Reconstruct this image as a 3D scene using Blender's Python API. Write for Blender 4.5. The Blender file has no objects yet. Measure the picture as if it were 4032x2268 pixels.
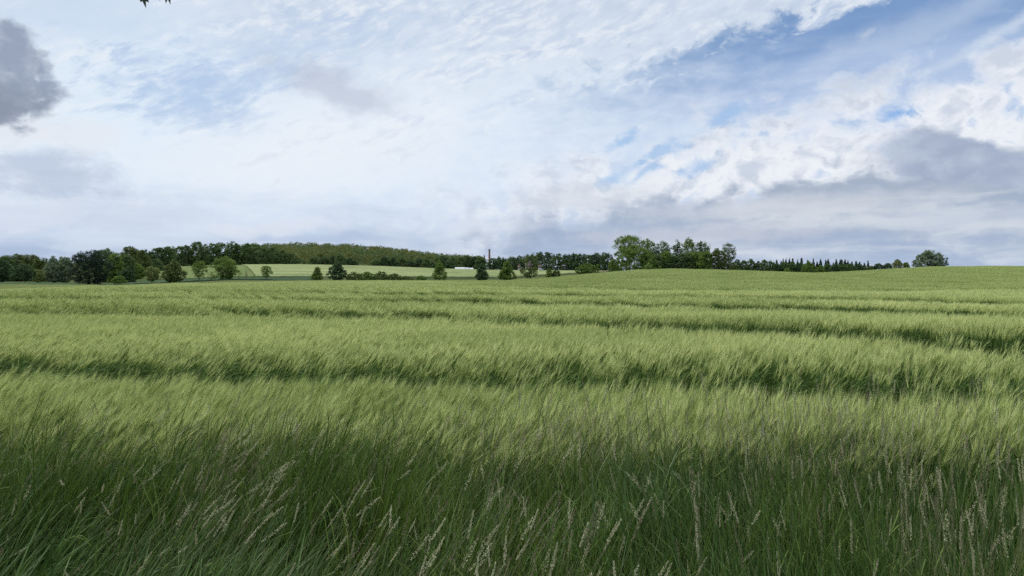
import bpy, math, random
import numpy as np
from mathutils import Vector, Matrix

# ------------------------------------------------------------------ camera, light, exposure
SC = bpy.context.scene
COL = SC.collection
ZEN = 1.1                        # extra brightness of the cloud overhead
EYE = 1.65                       # eye height above the field edge, metres
HY = 1080.0                      # image row of the eye-level horizon in the 4032 px wide photograph
K = 36.0 / 26.0 / 4032.0         # tangent of one photograph pixel for a 26 mm lens
R = math.radians

cam_data = bpy.data.cameras.new('camera')
cam_data.lens = 26.0
cam_data.sensor_width = 36.0
cam_data.shift_y = -(1134.0 - HY) / 4032.0
cam_data.clip_start = 0.05
cam_data.clip_end = 20000.0
cam = bpy.data.objects.new('camera', cam_data)
cam.location = (0, 0, EYE)
cam.rotation_euler = (R(90), 0, 0)
COL.objects.link(cam)
SC.camera = cam

SUN_ELEV, SUN_AZ = 46.0, -62.0   # degrees; azimuth from +Y towards +X (negative = left)
sun_data = bpy.data.lights.new('sun', 'SUN')
sun_data.energy = 2.0
sun_data.angle = R(9)
sun_data.color = (1.0, 0.95, 0.86)
sun = bpy.data.objects.new('sun', sun_data)
sd = Vector((math.sin(R(SUN_AZ)) * math.cos(R(SUN_ELEV)), math.cos(R(SUN_AZ)) * math.cos(R(SUN_ELEV)), math.sin(R(SUN_ELEV))))
sun.rotation_euler = sd.to_track_quat('Z', 'Y').to_euler()
sun.location = sd * 50
COL.objects.link(sun)

SC.view_settings.view_transform = 'Standard'
SC.view_settings.look = 'None'
SC.view_settings.exposure = 0.0
SC.view_settings.gamma = 1.0
SC.view_settings.use_curve_mapping = False
SC.cycles.max_bounces = 6
SC.cycles.diffuse_bounces = 2
SC.cycles.glossy_bounces = 2
SC.cycles.transmission_bounces = 2
SC.cycles.transparent_max_bounces = 4
SC.cycles.use_denoising = False
SC.cycles.volume_bounces = 0


def lin(r, g, b):
    f = lambda c: (c / 255 / 12.92) if c / 255 <= 0.04045 else ((c / 255 + 0.055) / 1.055) ** 2.4
    return (f(r), f(g), f(b), 1.0)


# ------------------------------------------------------------------ a small node-expression language
class E:
    """one float socket; arithmetic on it adds Math nodes"""
    def __init__(self, g, s): self.g, self.s = g, s
    def _m(self, op, *a, clamp=False):
        n = self.g.nt.nodes.new('ShaderNodeMath'); n.operation = op; n.use_clamp = clamp
        for i, v in enumerate((self,) + a):
            if isinstance(v, E): self.g.nt.links.new(v.s, n.inputs[i])
            else: n.inputs[i].default_value = float(v)
        return E(self.g, n.outputs[0])
    def __add__(self, o): return self._m('ADD', o)
    __radd__ = __add__
    def __sub__(self, o): return self._m('SUBTRACT', o)
    def __rsub__(self, o): return self._m('MULTIPLY_ADD', -1.0, o)
    def __mul__(self, o): return self._m('MULTIPLY', o)
    __rmul__ = __mul__
    def __truediv__(self, o): return self._m('DIVIDE', o)
    def min(self, o): return self._m('MINIMUM', o)
    def max(self, o): return self._m('MAXIMUM', o)
    def sqrt(self): return self._m('SQRT')
    def pow(self, o): return self._m('POWER', o)
    def sat(self): return self._m('ADD', 0.0, clamp=True)
    def step(self, a, b, t0=0.0, t1=1.0, smooth=True):
        n = self.g.nt.nodes.new('ShaderNodeMapRange'); n.interpolation_type = 'SMOOTHSTEP' if smooth else 'LINEAR'
        self.g.nt.links.new(self.s, n.inputs['Value'])
        if a > b: a, b, t0, t1 = b, a, t1, t0
        n.inputs['From Min'].default_value = a; n.inputs['From Max'].default_value = b
        n.inputs['To Min'].default_value = t0; n.inputs['To Max'].default_value = t1
        return E(self.g, n.outputs['Result'])


class G:
    def __init__(self, nt): self.nt = nt
    def node(self, t, **kw):
        n = self.nt.nodes.new(t)
        for k, v in kw.items(): setattr(n, k, v)
        return n
    def set(self, inp, v):
        if isinstance(v, E): self.nt.links.new(v.s, inp)
        elif hasattr(v, 'node'): self.nt.links.new(v, inp)
        else: inp.default_value = v
    def vec(self, x, y, z=0.0):
        n = self.node('ShaderNodeCombineXYZ')
        for i, v in enumerate((x, y, z)): self.set(n.inputs[i], v)
        return n.outputs[0]
    def noise(self, v, scale=1.0, detail=5.0, rough=0.55, lac=2.0, dist=0.0, dims='2D'):
        n = self.node('ShaderNodeTexNoise', noise_dimensions=dims)
        self.nt.links.new(v, n.inputs['Vector'])
        n.inputs['Scale'].default_value = scale; n.inputs['Detail'].default_value = detail
        n.inputs['Roughness'].default_value = rough; n.inputs['Lacunarity'].default_value = lac
        n.inputs['Distortion'].default_value = dist
        return E(self, n.outputs['Fac'] if 'Fac' in n.outputs else n.outputs[0])
    def mix(self, fac, a, b):
        n = self.node('ShaderNodeMix', data_type='RGBA', clamp_factor=True)
        self.set(n.inputs[0], fac); self.set(n.inputs[6], a); self.set(n.inputs[7], b)
        return n.outputs[2]
    def scale_col(self, col, f):
        n = self.node('ShaderNodeVectorMath', operation='SCALE')
        self.set(n.inputs[0], col); self.set(n.inputs['Scale'], f)
        return n.outputs[0]


# ------------------------------------------------------------------ world: daylight sky under broken cloud
world = bpy.data.worlds.new('World')
SC.world = world
world.use_nodes = True
wt = world.node_tree
wt.nodes.clear()
g = G(wt)


def az_el(px, py):
    x, z = (px - 2016) * K, (HY - py) * K
    return math.atan2(x, 1.0), math.asin(z / math.sqrt(x * x + z * z + 1))


tc = g.node('ShaderNodeTexCoord')
sp = g.node('ShaderNodeSeparateXYZ')
wt.links.new(tc.outputs['Generated'], sp.inputs[0])
dx, dy, dz = (E(g, sp.outputs[i]) for i in range(3))
AZ = dx._m('ARCTAN2', dy) * 10.0          # tenths of a radian
EL = dz._m('ARCSINE') * 10.0

# turbulence that tears every cloud edge
pv = g.vec(AZ, EL * 1.5)
w1 = g.noise(pv, 0.9, 6, 0.58) - 0.5
w2 = g.noise(g.vec(AZ + 31.7, EL * 1.5), 0.9, 6, 0.58) - 0.5
fine = g.noise(g.vec(AZ + w1 * 0.8, EL * 1.5 + w2 * 0.8), 3.2, 6, 0.6) - 0.5
puff = g.noise(g.vec(AZ + w2 * 0.5, EL * 1.6 + w1 * 0.5), 1.6, 8, 0.52) - 0.5
# long cirrus streaks fanning towards upper right: stretch along a tilted axis
st_a = AZ * 0.93 + EL * 0.36
st_b = EL * 0.93 - AZ * 0.36
streak = g.noise(g.vec(st_a * 0.35 + w1 * 0.5, st_b * 1.7 + w2 * 0.7), 1.3, 7, 0.6) - 0.5
ripple = g.noise(g.vec(AZ * 1.3 - EL * 0.5 + w2 * 0.4, EL * 3.2 + w1 * 0.4), 1.6, 6, 0.6) - 0.5
layer = g.noise(g.vec(AZ * 0.35 + w1 * 0.6, EL * 2.6 + w2 * 0.5), 1.0, 7, 0.58) - 0.5


def blob(px, py, rx, ry, rot=0.0, soft=0.5, wob=0.35, n=None, warp=0.5):
    """soft ellipse in the sky, given by where it sits seen from the field edge; edges torn by noise"""
    a0, e0 = az_el(px, py)
    cs = 1.0 / (1.0 + (a0 * a0))
    a = AZ - a0 * 10; e = EL - e0 * 10
    if warp: a = a + w1 * warp; e = e + w2 * warp
    c, s = math.cos(R(rot)), math.sin(R(rot))
    rx_, ry_ = rx * K * 10 * (0.85 if abs(a0) > 0.35 else 1.0), ry * K * 10 * (0.9 if abs(a0) > 0.35 else 1.0)
    p = (a * (c / rx_) + e * (s / rx_)); q = (e * (c / ry_) - a * (s / ry_))
    d = (p * p + q * q).sqrt()
    if wob: d = d + (n if n is not None else fine) * wob
    return d.step(1 + soft, 1 - soft)
def half(px0, py0, px1, py1, soft, n=None, wob=0.0):
    """1 above the line through two sky points, 0 below it"""
    a0, e0 = az_el(px0, py0); a1, e1 = az_el(px1, py1)
    tx, ty = a1 - a0, e1 - e0
    L = math.hypot(tx, ty); nx, ny = -ty / L, tx / L
    d = AZ * nx + EL * ny - (a0 * nx + e0 * ny) * 10
    if n is not None: d = d + n * wob
    s = soft * K * 10
    return d.step(-s, s)


nish = g.node('ShaderNodeTexSky', sky_type='NISHITA', sun_disc=False)
nish.sun_elevation = R(SUN_ELEV); nish.sun_rotation = R(SUN_AZ)
nish.air_density = 1.0; nish.dust_density = 0.6; nish.ozone_density = 1.5
blue = g.scale_col(nish.outputs[0], 0.115)
# haze whitens the blue towards the horizon
c = g.mix(EL.step(4.2, 0.4, 0.10, 0.75), blue, lin(178, 196, 228))
# deep blue gap, upper right
c = g.mix(blob(3450, 130, 1500, 230, 14, 0.6, 0.2, warp=0.3) * 0.72, c, lin(112, 147, 202))
# cloud veil over the whole left and middle sky
veil = half(2060, 420, 3250, 10, 60, streak * 1.5 + fine * 0.9, 1.0)
veil2 = half(2000, 460, 3500, 210, 190, layer, 0.8) * -1.0 + 1.0
mott = g.noise(g.vec(st_a * 1.5 + w1 * 0.9, st_b * 4.2 + w2 * 0.9), 2.0, 7, 0.62) - 0.5
c = g.mix(veil2 * (0.78 + streak * 0.5), c, lin(190, 206, 238))
c = g.mix(veil * (0.92 + ripple * 0.5 + mott * 0.5), c, lin(214, 222, 240))
# thin streaks crossing the blue gap
c = g.mix(blob(3720, 60, 520, 42, 17, 0.9, 1.2, streak) * 0.42, c, lin(205, 216, 238))
c = g.mix(blob(3960, 95, 320, 22, 24, 0.9, 1.0, streak) * 0.6, c, lin(212, 222, 240))
# brighter heart of the veil and its blue thin places
c = g.mix(blob(1250, 600, 1350, 330, 4, 0.7, 0.9, ripple) * 0.85, c, lin(232, 239, 253))
c = g.mix(blob(480, 330, 420, 330, 0, 0.8, 0.8, ripple) * 0.6, c, lin(225, 236, 252))
c = g.mix((mott * 1.8 + streak * 1.4).step(0.02, 0.55) * veil * 0.6, c, lin(238, 240, 249))
c = g.mix((streak * 1.7 - mott * 1.3).step(0.08, 0.6) * veil * 0.60, c, lin(190, 203, 231))
c = g.mix(blob(760, 390, 230, 95, -10, 1.0, 3.2, mott + ripple * 0.5) * 0.72, c, lin(176, 198, 233))
c = g.mix(blob(930, 330, 260, 50, 14, 1.0, 3.2, mott + ripple * 0.5) * 0.6, c, lin(180, 201, 234))
c = g.mix(blob(1150, 190, 380, 75, 14, 1.0, 3.0, mott) * 0.5, c, lin(184, 202, 234))
c = g.mix(blob(330, 60, 330, 110, 0, 0.8, 0.9, mott) * 0.5, c, lin(196, 212, 239))
c = g.mix(blob(1250, 620, 420, 120, 8, 1.0, 2.2, mott) * 0.5, c, lin(241, 241, 250))
# small grey-mauve cloud inside the veil
c = g.mix(blob(1330, 340, 200, 62, -14, 0.75, 1.5, puff + fine * 0.6) * 0.62, c, lin(186, 192, 213))
# pale band of broken white cumulus across the right
cell = g.noise(g.vec(AZ + w2 * 0.55, EL * 1.5 + w1 * 0.55), 3.0, 7, 0.55) - 0.5
band = half(1650, 720, 4000, 230, 110, puff * 2.2 + cell * 1.2, 1.0) * -1.0 + 1.0
band = band * blob(3250, 640, 1750, 430, 15, 0.5, 0.8, puff)
holes = (cell * 1.6 + puff * 1.2 + w2 * 0.5).step(0.16, 0.45)
shade = (puff * -1.6 + cell * -1.9 + fine * -0.6).step(-0.15, 0.55)
cum = g.mix(shade * 0.68, lin(238, 239, 249), lin(188, 198, 220))
c = g.mix(band * (1.0 - holes * 0.62), c, cum)
c = g.mix(blob(3540, 455, 62, 25, 8, 0.7, 2.4, cell + fine, 0.25) * 0.85, c, lin(122, 170, 230))
for hx, hy in ((2420, 700), (2610, 600), (2460, 540), (2860, 450), (2740, 655), (2560, 690)):
    c = g.mix(blob(hx, hy, 60, 22, 25, 0.8, 3.4, cell + fine * 0.7, 0.4) * 0.65, c, lin(150, 188, 234))
# grey stratus low on the right
st = blob(3350, 890, 1750, 205, 6, 0.22, 0.9, puff + cell * 0.5)
stc = g.mix((layer * 2.4 + puff * 0.6 + cell * 0.4).step(-0.30, 0.40), lin(160, 172, 196), lin(206, 211, 224))
c = g.mix(st * 0.92, c, stc)
bump = blob(3690, 620, 250, 92, -12, 0.22, 0.75, puff, 0.4).max(blob(3950, 680, 260, 70, -18, 0.3, 0.6, puff, 0.4))
bc = g.mix((puff * 1.6 + cell * 1.0).step(-0.35, 0.5), lin(162, 173, 200), lin(186, 195, 217))
c = g.mix(bump * 0.95, c, bc)
c = g.mix(blob(2570, 728, 80, 34, 10, 0.35, 0.8, puff, 0.3) * 0.85, c, lin(236, 238, 248))
# low layers near the horizon, left
c = g.mix(half(0, 905, 4032, 905, 170, layer, 1.2) * -0.85 + 0.85, c,
          g.mix((layer * 2.0 + ripple * 0.8).step(-0.35, 0.6), lin(166, 182, 214), lin(216, 221, 237)))
for bx, by, rx, ry, am, colr in ((520, 850, 330, 62, 0.65, (208, 216, 236)), (90, 840, 190, 60, 0.7, (214, 220, 238)),
                                 (180, 680, 190, 75, 0.7, (182, 193, 219)), (130, 520, 230, 60, 0.6, (232, 232, 242)),
                                 (1050, 885, 260, 26, 0.6, (226, 228, 242)), (1900, 890, 160, 24, 0.5, (222, 226, 240)),
                                 (2750, 935, 330, 34, 0.6, (207, 208, 222)), (3100, 815, 460, 40, 0.65, (209, 212, 225)), (2250, 775, 260, 40, 0.6, (208, 212, 226)), (3800, 860, 300, 30, 0.5, (196, 203, 222))):
    c = g.mix(blob(bx, by, rx, ry, 2, 0.6, 1.6, layer + cell * 0.9) * am, c, lin(*colr))
# dark cumulus at the left edge, paler towards its top and rim
edge = puff + cell * 0.7
dkc = lin(146, 154, 178)
dk = blob(-90, 345, 255, 125, -8, 0.16, 0.8, edge, 0.4).max(blob(-60, 235, 190, 150, -20, 0.2, 0.8, edge, 0.4))
core = blob(-60, 400, 260, 70, -6, 0.8, 0.8, edge, 0.4)
dkc = g.mix((puff * 1.5 + cell * 1.2).step(-0.25, 0.45), lin(150, 160, 185), lin(196, 203, 220))
dkc = g.mix(core * 0.85, dkc, lin(132, 141, 162))
c = g.mix(dk * 0.95, c, dkc)
# overhead the overcast is brighter, as overcast skies are towards the zenith
up = EL.step(4.6, 8.5)
c = g.mix(up * 0.8, c, lin(242, 243, 246))
tn = g.node('ShaderNodeMix', data_type='RGBA', blend_type='MULTIPLY'); tn.inputs[0].default_value = 1.0
g.set(tn.inputs[6], c); tn.inputs[7].default_value = (0.985, 1.015, 0.985, 1)
c = g.scale_col(tn.outputs[2], up * ZEN + 1.0)
bg = g.node('ShaderNodeBackground')
wt.links.new(c, bg.inputs['Color'])
bg.inputs['Strength'].default_value = 1.0
wo = g.node('ShaderNodeOutputWorld')
wt.links.new(bg.outputs[0], wo.inputs['Surface'])
world.cycles.sampling_method = 'MANUAL'
world.cycles.sample_map_resolution = 512

# ------------------------------------------------------------------ helpers: noise, meshes, materials
rng = np.random.default_rng(7)


def hash2(ix, iy, seed):
    n = (ix.astype(np.int64) * 374761393 + iy.astype(np.int64) * 668265263 + seed * 1442695041) & 0x7fffffff
    n = ((n ^ (n >> 13)) * 1274126177) & 0x7fffffff
    return ((n ^ (n >> 16)) & 0xffff) / 65535.0


def vnoise(x, y, seed=0):
    x = np.asarray(x, float); y = np.asarray(y, float)
    ix, iy = np.floor(x), np.floor(y)
    fx, fy = x - ix, y - iy
    fx, fy = fx * fx * (3 - 2 * fx), fy * fy * (3 - 2 * fy)
    a, b = hash2(ix, iy, seed), hash2(ix + 1, iy, seed)
    c_, d = hash2(ix, iy + 1, seed), hash2(ix + 1, iy + 1, seed)
    return (a * (1 - fx) + b * fx) * (1 - fy) + (c_ * (1 - fx) + d * fx) * fy


def fbm(x, y, seed=0, o=4):
    t, amp, tot = 0, 1.0, 0
    for i in range(o):
        t = t + amp * vnoise(x * 2 ** i, y * 2 ** i, seed + i * 17); tot += amp; amp *= 0.5
    return t / tot


def sstep(t):
    t = np.clip(t, 0, 1); return t * t * (3 - 2 * t)


class MB:
    """collects faces with a material slot and one float value per face; builds ONE mesh"""
    def __init__(self): self.v, self.f, self.m, self.val, self.n = [], {}, {}, {}, 0
    def add(self, verts, faces, mat=0, val=0.5):
        verts = np.asarray(verts, float).reshape(-1, 3); faces = np.asarray(faces, int)
        if len(faces) == 0: return
        k = faces.shape[1]
        self.v.append(verts); self.f.setdefault(k, []).append(faces + self.n); self.n += len(verts)
        self.m.setdefault(k, []).append(np.full(len(faces), mat, int) if np.isscalar(mat) else np.asarray(mat, int))
        self.val.setdefault(k, []).append(np.full(len(faces), val, float) if np.isscalar(val) else np.asarray(val, float))
    def quads(self, P, mat=0, val=0.5):
        """P: (n, 4, 3)"""
        P = np.asarray(P, float); n = len(P)
        self.add(P.reshape(-1, 3), np.arange(n * 4).reshape(n, 4), mat, val)
    def tris(self, P, mat=0, val=0.5):
        P = np.asarray(P, float); n = len(P)
        self.add(P.reshape(-1, 3), np.arange(n * 3).reshape(n, 3), mat, val)
    def box(self, c, s, mat=0, val=0.5, rz=0.0):
        c = np.asarray(c, float); s = np.asarray(s, float) / 2
        q = np.array([[x, y, z] for z in (-1, 1) for x, y in ((-1, -1), (1, -1), (1, 1), (-1, 1))], float) * s
        ca, sa = math.cos(rz), math.sin(rz)
        q[:, :2] = q[:, :2] @ np.array([[ca, sa], [-sa, ca]])
        self.add(q + c, [(3, 2, 1, 0), (4, 5, 6, 7), (0, 1, 5, 4), (1, 2, 6, 5), (2, 3, 7, 6), (3, 0, 4, 7)], mat, val)
    def tube(self, pts, rad, n=6, mat=0, val=0.5, cap=True):
        pts = np.asarray(pts, float); rad = np.broadcast_to(np.asarray(rad, float), (len(pts),))
        rings = []
        for i, p in enumerate(pts):
            d = pts[min(i + 1, len(pts) - 1)] - pts[max(i - 1, 0)]; d = d / (np.linalg.norm(d) + 1e-9)
            a = np.cross(d, (0, 0, 1) if abs(d[2]) < 0.9 else (1, 0, 0)); a /= np.linalg.norm(a); b = np.cross(d, a)
            t = np.arange(n) / n * 2 * math.pi
            rings.append(p + rad[i] * (np.cos(t)[:, None] * a + np.sin(t)[:, None] * b))
        V = np.concatenate(rings); F = []
        for i in range(len(pts) - 1):
            for j in range(n):
                F.append((i * n + j, i * n + (j + 1) % n, (i + 1) * n + (j + 1) % n, (i + 1) * n + j))
        self.add(V, F, mat, val)
        if cap:
            o = (len(pts) - 1) * n
            self.add(rings[-1], [list(range(n))], mat, val); self.add(rings[0], [list(range(n))[::-1]], mat, val)
    def mesh(self, name, mats, smooth=False):
        me = bpy.data.meshes.new(name)
        ks = sorted(self.f)
        V = np.concatenate(self.v).astype(np.float32)
        me.vertices.add(len(V)); me.vertices.foreach_set('co', V.ravel())
        loops = np.concatenate([np.concatenate(self.f[k]).ravel() for k in ks]).astype(np.int32)
        sizes = np.concatenate([np.full(sum(len(a) for a in self.f[k]), k) for k in ks]).astype(np.int32)
        starts = np.concatenate([[0], np.cumsum(sizes)[:-1]]).astype(np.int32)
        me.loops.add(len(loops)); me.loops.foreach_set('vertex_index', loops)
        me.polygons.add(len(sizes)); me.polygons.foreach_set('loop_start', starts)
        me.polygons.foreach_set('material_index', np.concatenate([np.concatenate(self.m[k]) for k in ks]).astype(np.int32))
        if smooth: me.polygons.foreach_set('use_smooth', np.ones(len(sizes), bool))
        me.update(calc_edges=True)
        at = me.attributes.new('v', 'FLOAT', 'FACE')
        at.data.foreach_set('value', np.concatenate([np.concatenate(self.val[k]) for k in ks]).astype(np.float32))
        for m in mats: me.materials.append(m)
        return me


def obj(name, mesh, parent=None, loc=(0, 0, 0), rz=0.0, link=True):
    o = bpy.data.objects.new(name, mesh)
    o.location = loc; o.rotation_euler = (0, 0, rz)
    if link: COL.objects.link(o)
    if parent is not None: o.parent = parent
    return o


def tag(o, label=None, cat=None, group=None, kind=None):
    for k, v in (('label', label), ('category', cat), ('group', group), ('kind', kind)):
        if v: o[k] = v
    return o


def material(name, build, rough=0.7, trans=0.0, spec=0.3):
    """build(g) returns a colour socket or tuple; trans = share of light let through (leaves)"""
    m = bpy.data.materials.new(name); m.use_nodes = True
    nt = m.node_tree; nt.nodes.clear(); gg = G(nt)
    col = build(gg)
    out = gg.node('ShaderNodeOutputMaterial')
    b = gg.node('ShaderNodeBsdfPrincipled')
    gg.set(b.inputs['Base Color'], col)
    b.inputs['Roughness'].default_value = rough
    b.inputs['Specular IOR Level'].default_value = spec
    sh = b.outputs[0]
    if trans:
        t = gg.node('ShaderNodeBsdfTranslucent'); gg.set(t.inputs['Color'], col)
        mx = gg.node('ShaderNodeMixShader'); mx.inputs[0].default_value = trans
        nt.links.new(sh, mx.inputs[1]); nt.links.new(t.outputs[0], mx.inputs[2]); sh = mx.outputs[0]
    nt.links.new(sh, out.inputs['Surface'])
    return m


def attr(gg, name, instancer=False):
    n = gg.node('ShaderNodeAttribute'); n.attribute_name = name
    if instancer: n.attribute_type = 'INSTANCER'
    return E(gg, n.outputs['Fac'])


def leafmat(name, c0, c1, trans=0.3, rough=0.6, spec=0.3, inst=0.0, noise=0.0):
    """natural leaf-to-leaf colour spread between c0 and c1 (linear)"""
    def build(gg):
        v = attr(gg, 'v')
        if inst: v = v + (attr(gg, 'tint', True) - 0.5) * inst
        if noise:
            t = gg.node('ShaderNodeTexCoord')
            v = v + (gg.noise(t.outputs['Object'], noise, 2, dims='3D') - 0.5) * 1.0
        return gg.mix(v.sat(), (*c0, 1), (*c1, 1))
    return material(name, build, rough, trans, spec)


# ------------------------------------------------------------------ lie of the land
def tab(t): return np.array([a[0] for a in t], float), np.array([a[1] for a in t], float)


CX, CYR = tab([(-400, 1150), (0, 1138), (400, 1121), (700, 1112), (1000, 1107), (1300, 1103), (2000, 1102.5), (2128, 1094),
               (2315, 1077), (2500, 1062.5), (2650, 1058), (2900, 1063), (3200, 1073.5), (3400, 1065), (3660, 1049.5), (3850, 1047.5), (4032, 1048), (4500, 1046)])
DX, DY = tab([(-400, 92), (0, 95), (400, 105), (700, 112), (1300, 122), (2000, 122), (2128, 140), (2315, 160), (2500, 175), (2650, 180),
              (2900, 170), (3200, 150), (3400, 165), (3660, 180), (4032, 190), (4500, 190)])
VX, VR = tab([(-400, 1122), (0, 1118), (300, 1121), (435, 1124), (600, 1117), (700, 1113), (900, 1102.5), (1300, 1103.5), (2000, 1104), (2090, 1097),
              (2175, 1090), (2315, 1079), (2500, 1064), (2650, 1061), (2900, 1066), (3200, 1077), (3660, 1052), (4032, 1052), (4500, 1050)])
FX, FR = tab([(-400, 1098), (0, 1096), (300, 1096), (450, 1084), (560, 1061), (650, 1050), (850, 1043), (1180, 1042), (1500, 1049), (1700, 1057),
              (1900, 1063), (2100, 1065.5), (2400, 1067), (2700, 1068), (3200, 1074), (3660, 1068), (4500, 1068)])
BX, BR = tab([(-400, 1040), (300, 1035), (700, 1010), (1000, 1004), (1200, 1000), (1300, 1001), (1500, 1012), (1700, 1039), (1850, 1052), (2000, 1062), (2400, 1066), (4500, 1070)])
CROP = 0.8                       # height of the barley
YF = 420.0


def pxof(X, Y): return np.clip(2016 + X / np.maximum(Y, 1.0) / K, -400, 4500)


def ground_z(X, Y):
    X = np.asarray(X, float); Y = np.asarray(Y, float)
    px = pxof(X, Y)
    yc = np.interp(px, CX, DX if False else np.interp(CX, DX, DY))
    gc = EYE + (HY - np.interp(px, CX, CYR)) * K * yc - CROP
    yv = np.maximum(200, yc + 40)
    gv = EYE + (HY - np.interp(px, VX, VR)) * K * yv
    gf = EYE + (HY - np.interp(px, FX, FR)) * K * YF - 0.6
    gb = EYE + (HY - np.interp(px, BX, BR)) * K * 820
    y0 = np.interp(px, [0, 1500, 2600, 4032], [32, 38, 46, 46])
    z = gc * sstep((Y - y0) / (yc - y0))
    z = np.where(Y > yc, gc + (gv - gc) * sstep((Y - yc) / (yv - yc)), z)
    z = np.where(Y > yv, gv + (gf - gv) * sstep((Y - yv) / (YF - yv)), z)
    z = np.where(Y > YF, gf - 1.2 * sstep((Y - YF) / 25), z)
    z = np.where(Y > 450, gf - 1.2 + (gb - gf + 1.2) * sstep((Y - 450) / 370), z)
    z = np.where(Y > 820, gb + (2 - gb) * sstep((Y - 820) / 1500), z)
    return z + 0.05 * (vnoise(X / 6, Y / 6, 3) - 0.5)


def world_at(px, Y): return (px - 2016) * K * Y


ys = np.concatenate([np.linspace(-60, 2, 12), np.linspace(2.5, 12, 20), np.geomspace(12.8, 90, 50), np.arange(92, 470, 3.0), np.geomspace(473, 2400, 46), [3500, 6000, 12000]])
us = np.concatenate([[-4, -2.2, -1.4, -1.0], np.linspace(-0.8, 0.8, 110), [1.0, 1.4, 2.2, 4]])
yy, uu = np.meshgrid(ys, us, indexing='ij')
XX = uu * np.maximum(np.abs(yy), 30)
ZZ = ground_z(XX, yy)
nY, nU = yy.shape
idx = np.arange(nY * nU).reshape(nY, nU)
F = np.stack([idx[:-1, :-1], idx[:-1, 1:], idx[1:, 1:], idx[1:, :-1]], -1).reshape(-1, 4)


def ground_col(gg):
    t = gg.node('ShaderNodeTexCoord')
    n1 = gg.noise(t.outputs['Object'], 0.03, 5, 0.6); n2 = gg.noise(t.outputs['Object'], 1.4, 4, 0.6)
    a = gg.mix(n1.step(0.35, 0.65), (0.058, 0.085, 0.036, 1), (0.105, 0.125, 0.05, 1))
    return gg.mix(n2.step(0.35, 0.7) * 0.5, a, (0.05, 0.062, 0.03, 1))


mb = MB(); mb.add(np.stack([XX, yy, ZZ], -1), F)
tag(obj('ground', mb.mesh('ground', [material('meadow_ground', ground_col, 1.0, 0, 0.0)], True)), 'rolling green farmland falling to a shallow valley', None, None, 'structure')

# ------------------------------------------------------------------ tracks and wind in the crop
FLAT = EYE - CROP


def line(t):
    a, b = tab(t); return a, FLAT / ((b - HY) * K)


TRACKS = [  # (px, distance), rut width, strength, how far the stand beyond it stays thin
    (line([(-400, 1414), (0, 1421), (1000, 1446), (2000, 1470), (3000, 1502), (4000, 1536), (4500, 1552)]), 1.9, 1.0, 2.4),
    (line([(-400, 1208), (0, 1212), (1000, 1224), (2000, 1260), (3000, 1297), (4000, 1355), (4500, 1390)]), 2.0, 1.0, 1.0),
    (line([(-400, 1189), (0, 1192), (1000, 1203), (2000, 1230), (3000, 1264), (4000, 1312), (4500, 1340)]), 1.9, 1.0, 1.0),
    (line([(-400, 1158), (0, 1161), (1000, 1166), (2000, 1186), (3000, 1206), (4000, 1240), (4500, 1262)]), 2.6, 0.95, 1.5),
    (line([(-400, 1152), (0, 1153), (1000, 1157), (2000, 1173), (3000, 1191), (4000, 1220), (4500, 1236)]), 2.6, 0.95, 1.5),
    (line([(-400, 1137), (0, 1139), (1000, 1142), (2000, 1154), (3000, 1166), (4000, 1188), (4500, 1200)]), 3.0, 0.9, 2.0),
    (line([(-400, 1133), (0, 1134.5), (1000, 1137), (2000, 1148), (3000, 1158), (4000, 1177), (4500, 1188)]), 3.0, 0.85, 2.0),
    (line([(1500, 1112), (1750, 1118), (2100, 1125), (2500, 1134), (3000, 1137), (3400, 1138), (4032, 1134), (4500, 1132)]), 4.5, 1.0, 3.0),
]


def crop_stand(X, Y):
    """height share and density share of the crop: a wheel rut is empty and the stand beyond it is thin"""
    px = pxof(X, Y)
    h = np.ones_like(X) * (0.93 + 0.14 * fbm(X / 3.0, Y / 1.6, 5, 3))
    h *= 1 - 0.16 * vnoise(X / 40, (Y + 0.18 * X) / 2.6, 9) * sstep((Y - 14) / 20)
    dn = np.ones_like(X)
    for (tx, ty), w, dep, ramp in TRACKS:
        if tx[0] > 0: dep = dep * sstep((px - tx[0]) / 700)
        d = Y - np.interp(px, tx, ty) + 0.14 * (vnoise(X / 1.7, Y * 0, int(w * 100)) - 0.5)
        s_ = np.minimum(0.95 + 0.4 * vnoise(X / (0.25 * ty.mean() + 1.5), X * 0, int(ty.mean() * 7)), 1) * dep
        lack = np.where((d > 0) & (d < w), 0.97, 0) + np.where((d >= w) & (d < w + ramp), 0.93 * np.clip(1 - (d - w) / ramp, 0, 1) ** 0.8, 0)
        dn *= 1 - s_ * lack
        h *= 1 - 0.30 * s_ * lack * rng.random(len(X))
    return h, dn


def barley_edge(X): return 4.5 + 0.7 * (fbm(X / 0.9, X * 0, 2, 3) - 0.5) - 0.045 * X


# ------------------------------------------------------------------ crop and grass prototypes
M_AWN = leafmat('barley_awn', (0.242, 0.320, 0.085), (0.66, 0.70, 0.30), 0.26, 0.6, 0.2, inst=0.8)
M_EAR = leafmat('barley_ear', (0.165, 0.245, 0.055), (0.37, 0.44, 0.13), 0.2, 0.6, 0.15, inst=0.4)
M_BLEAF = leafmat('barley_leaf', (0.036, 0.082, 0.015), (0.10, 0.17, 0.038), 0.26, 0.55, 0.15, inst=0.3)
BARLEY_MATS = [M_AWN, M_EAR, M_BLEAF]


def ribbon(base, dirs, width, wdir):
    """strip of quads: base (3,), centre points array (n,3), half widths (n,)"""
    P = dirs; n = len(P)
    L, Rr = P - wdir * width[:, None], P + wdir * width[:, None]
    return np.stack([L[:-1], Rr[:-1], Rr[1:], L[1:]], 1)


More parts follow.
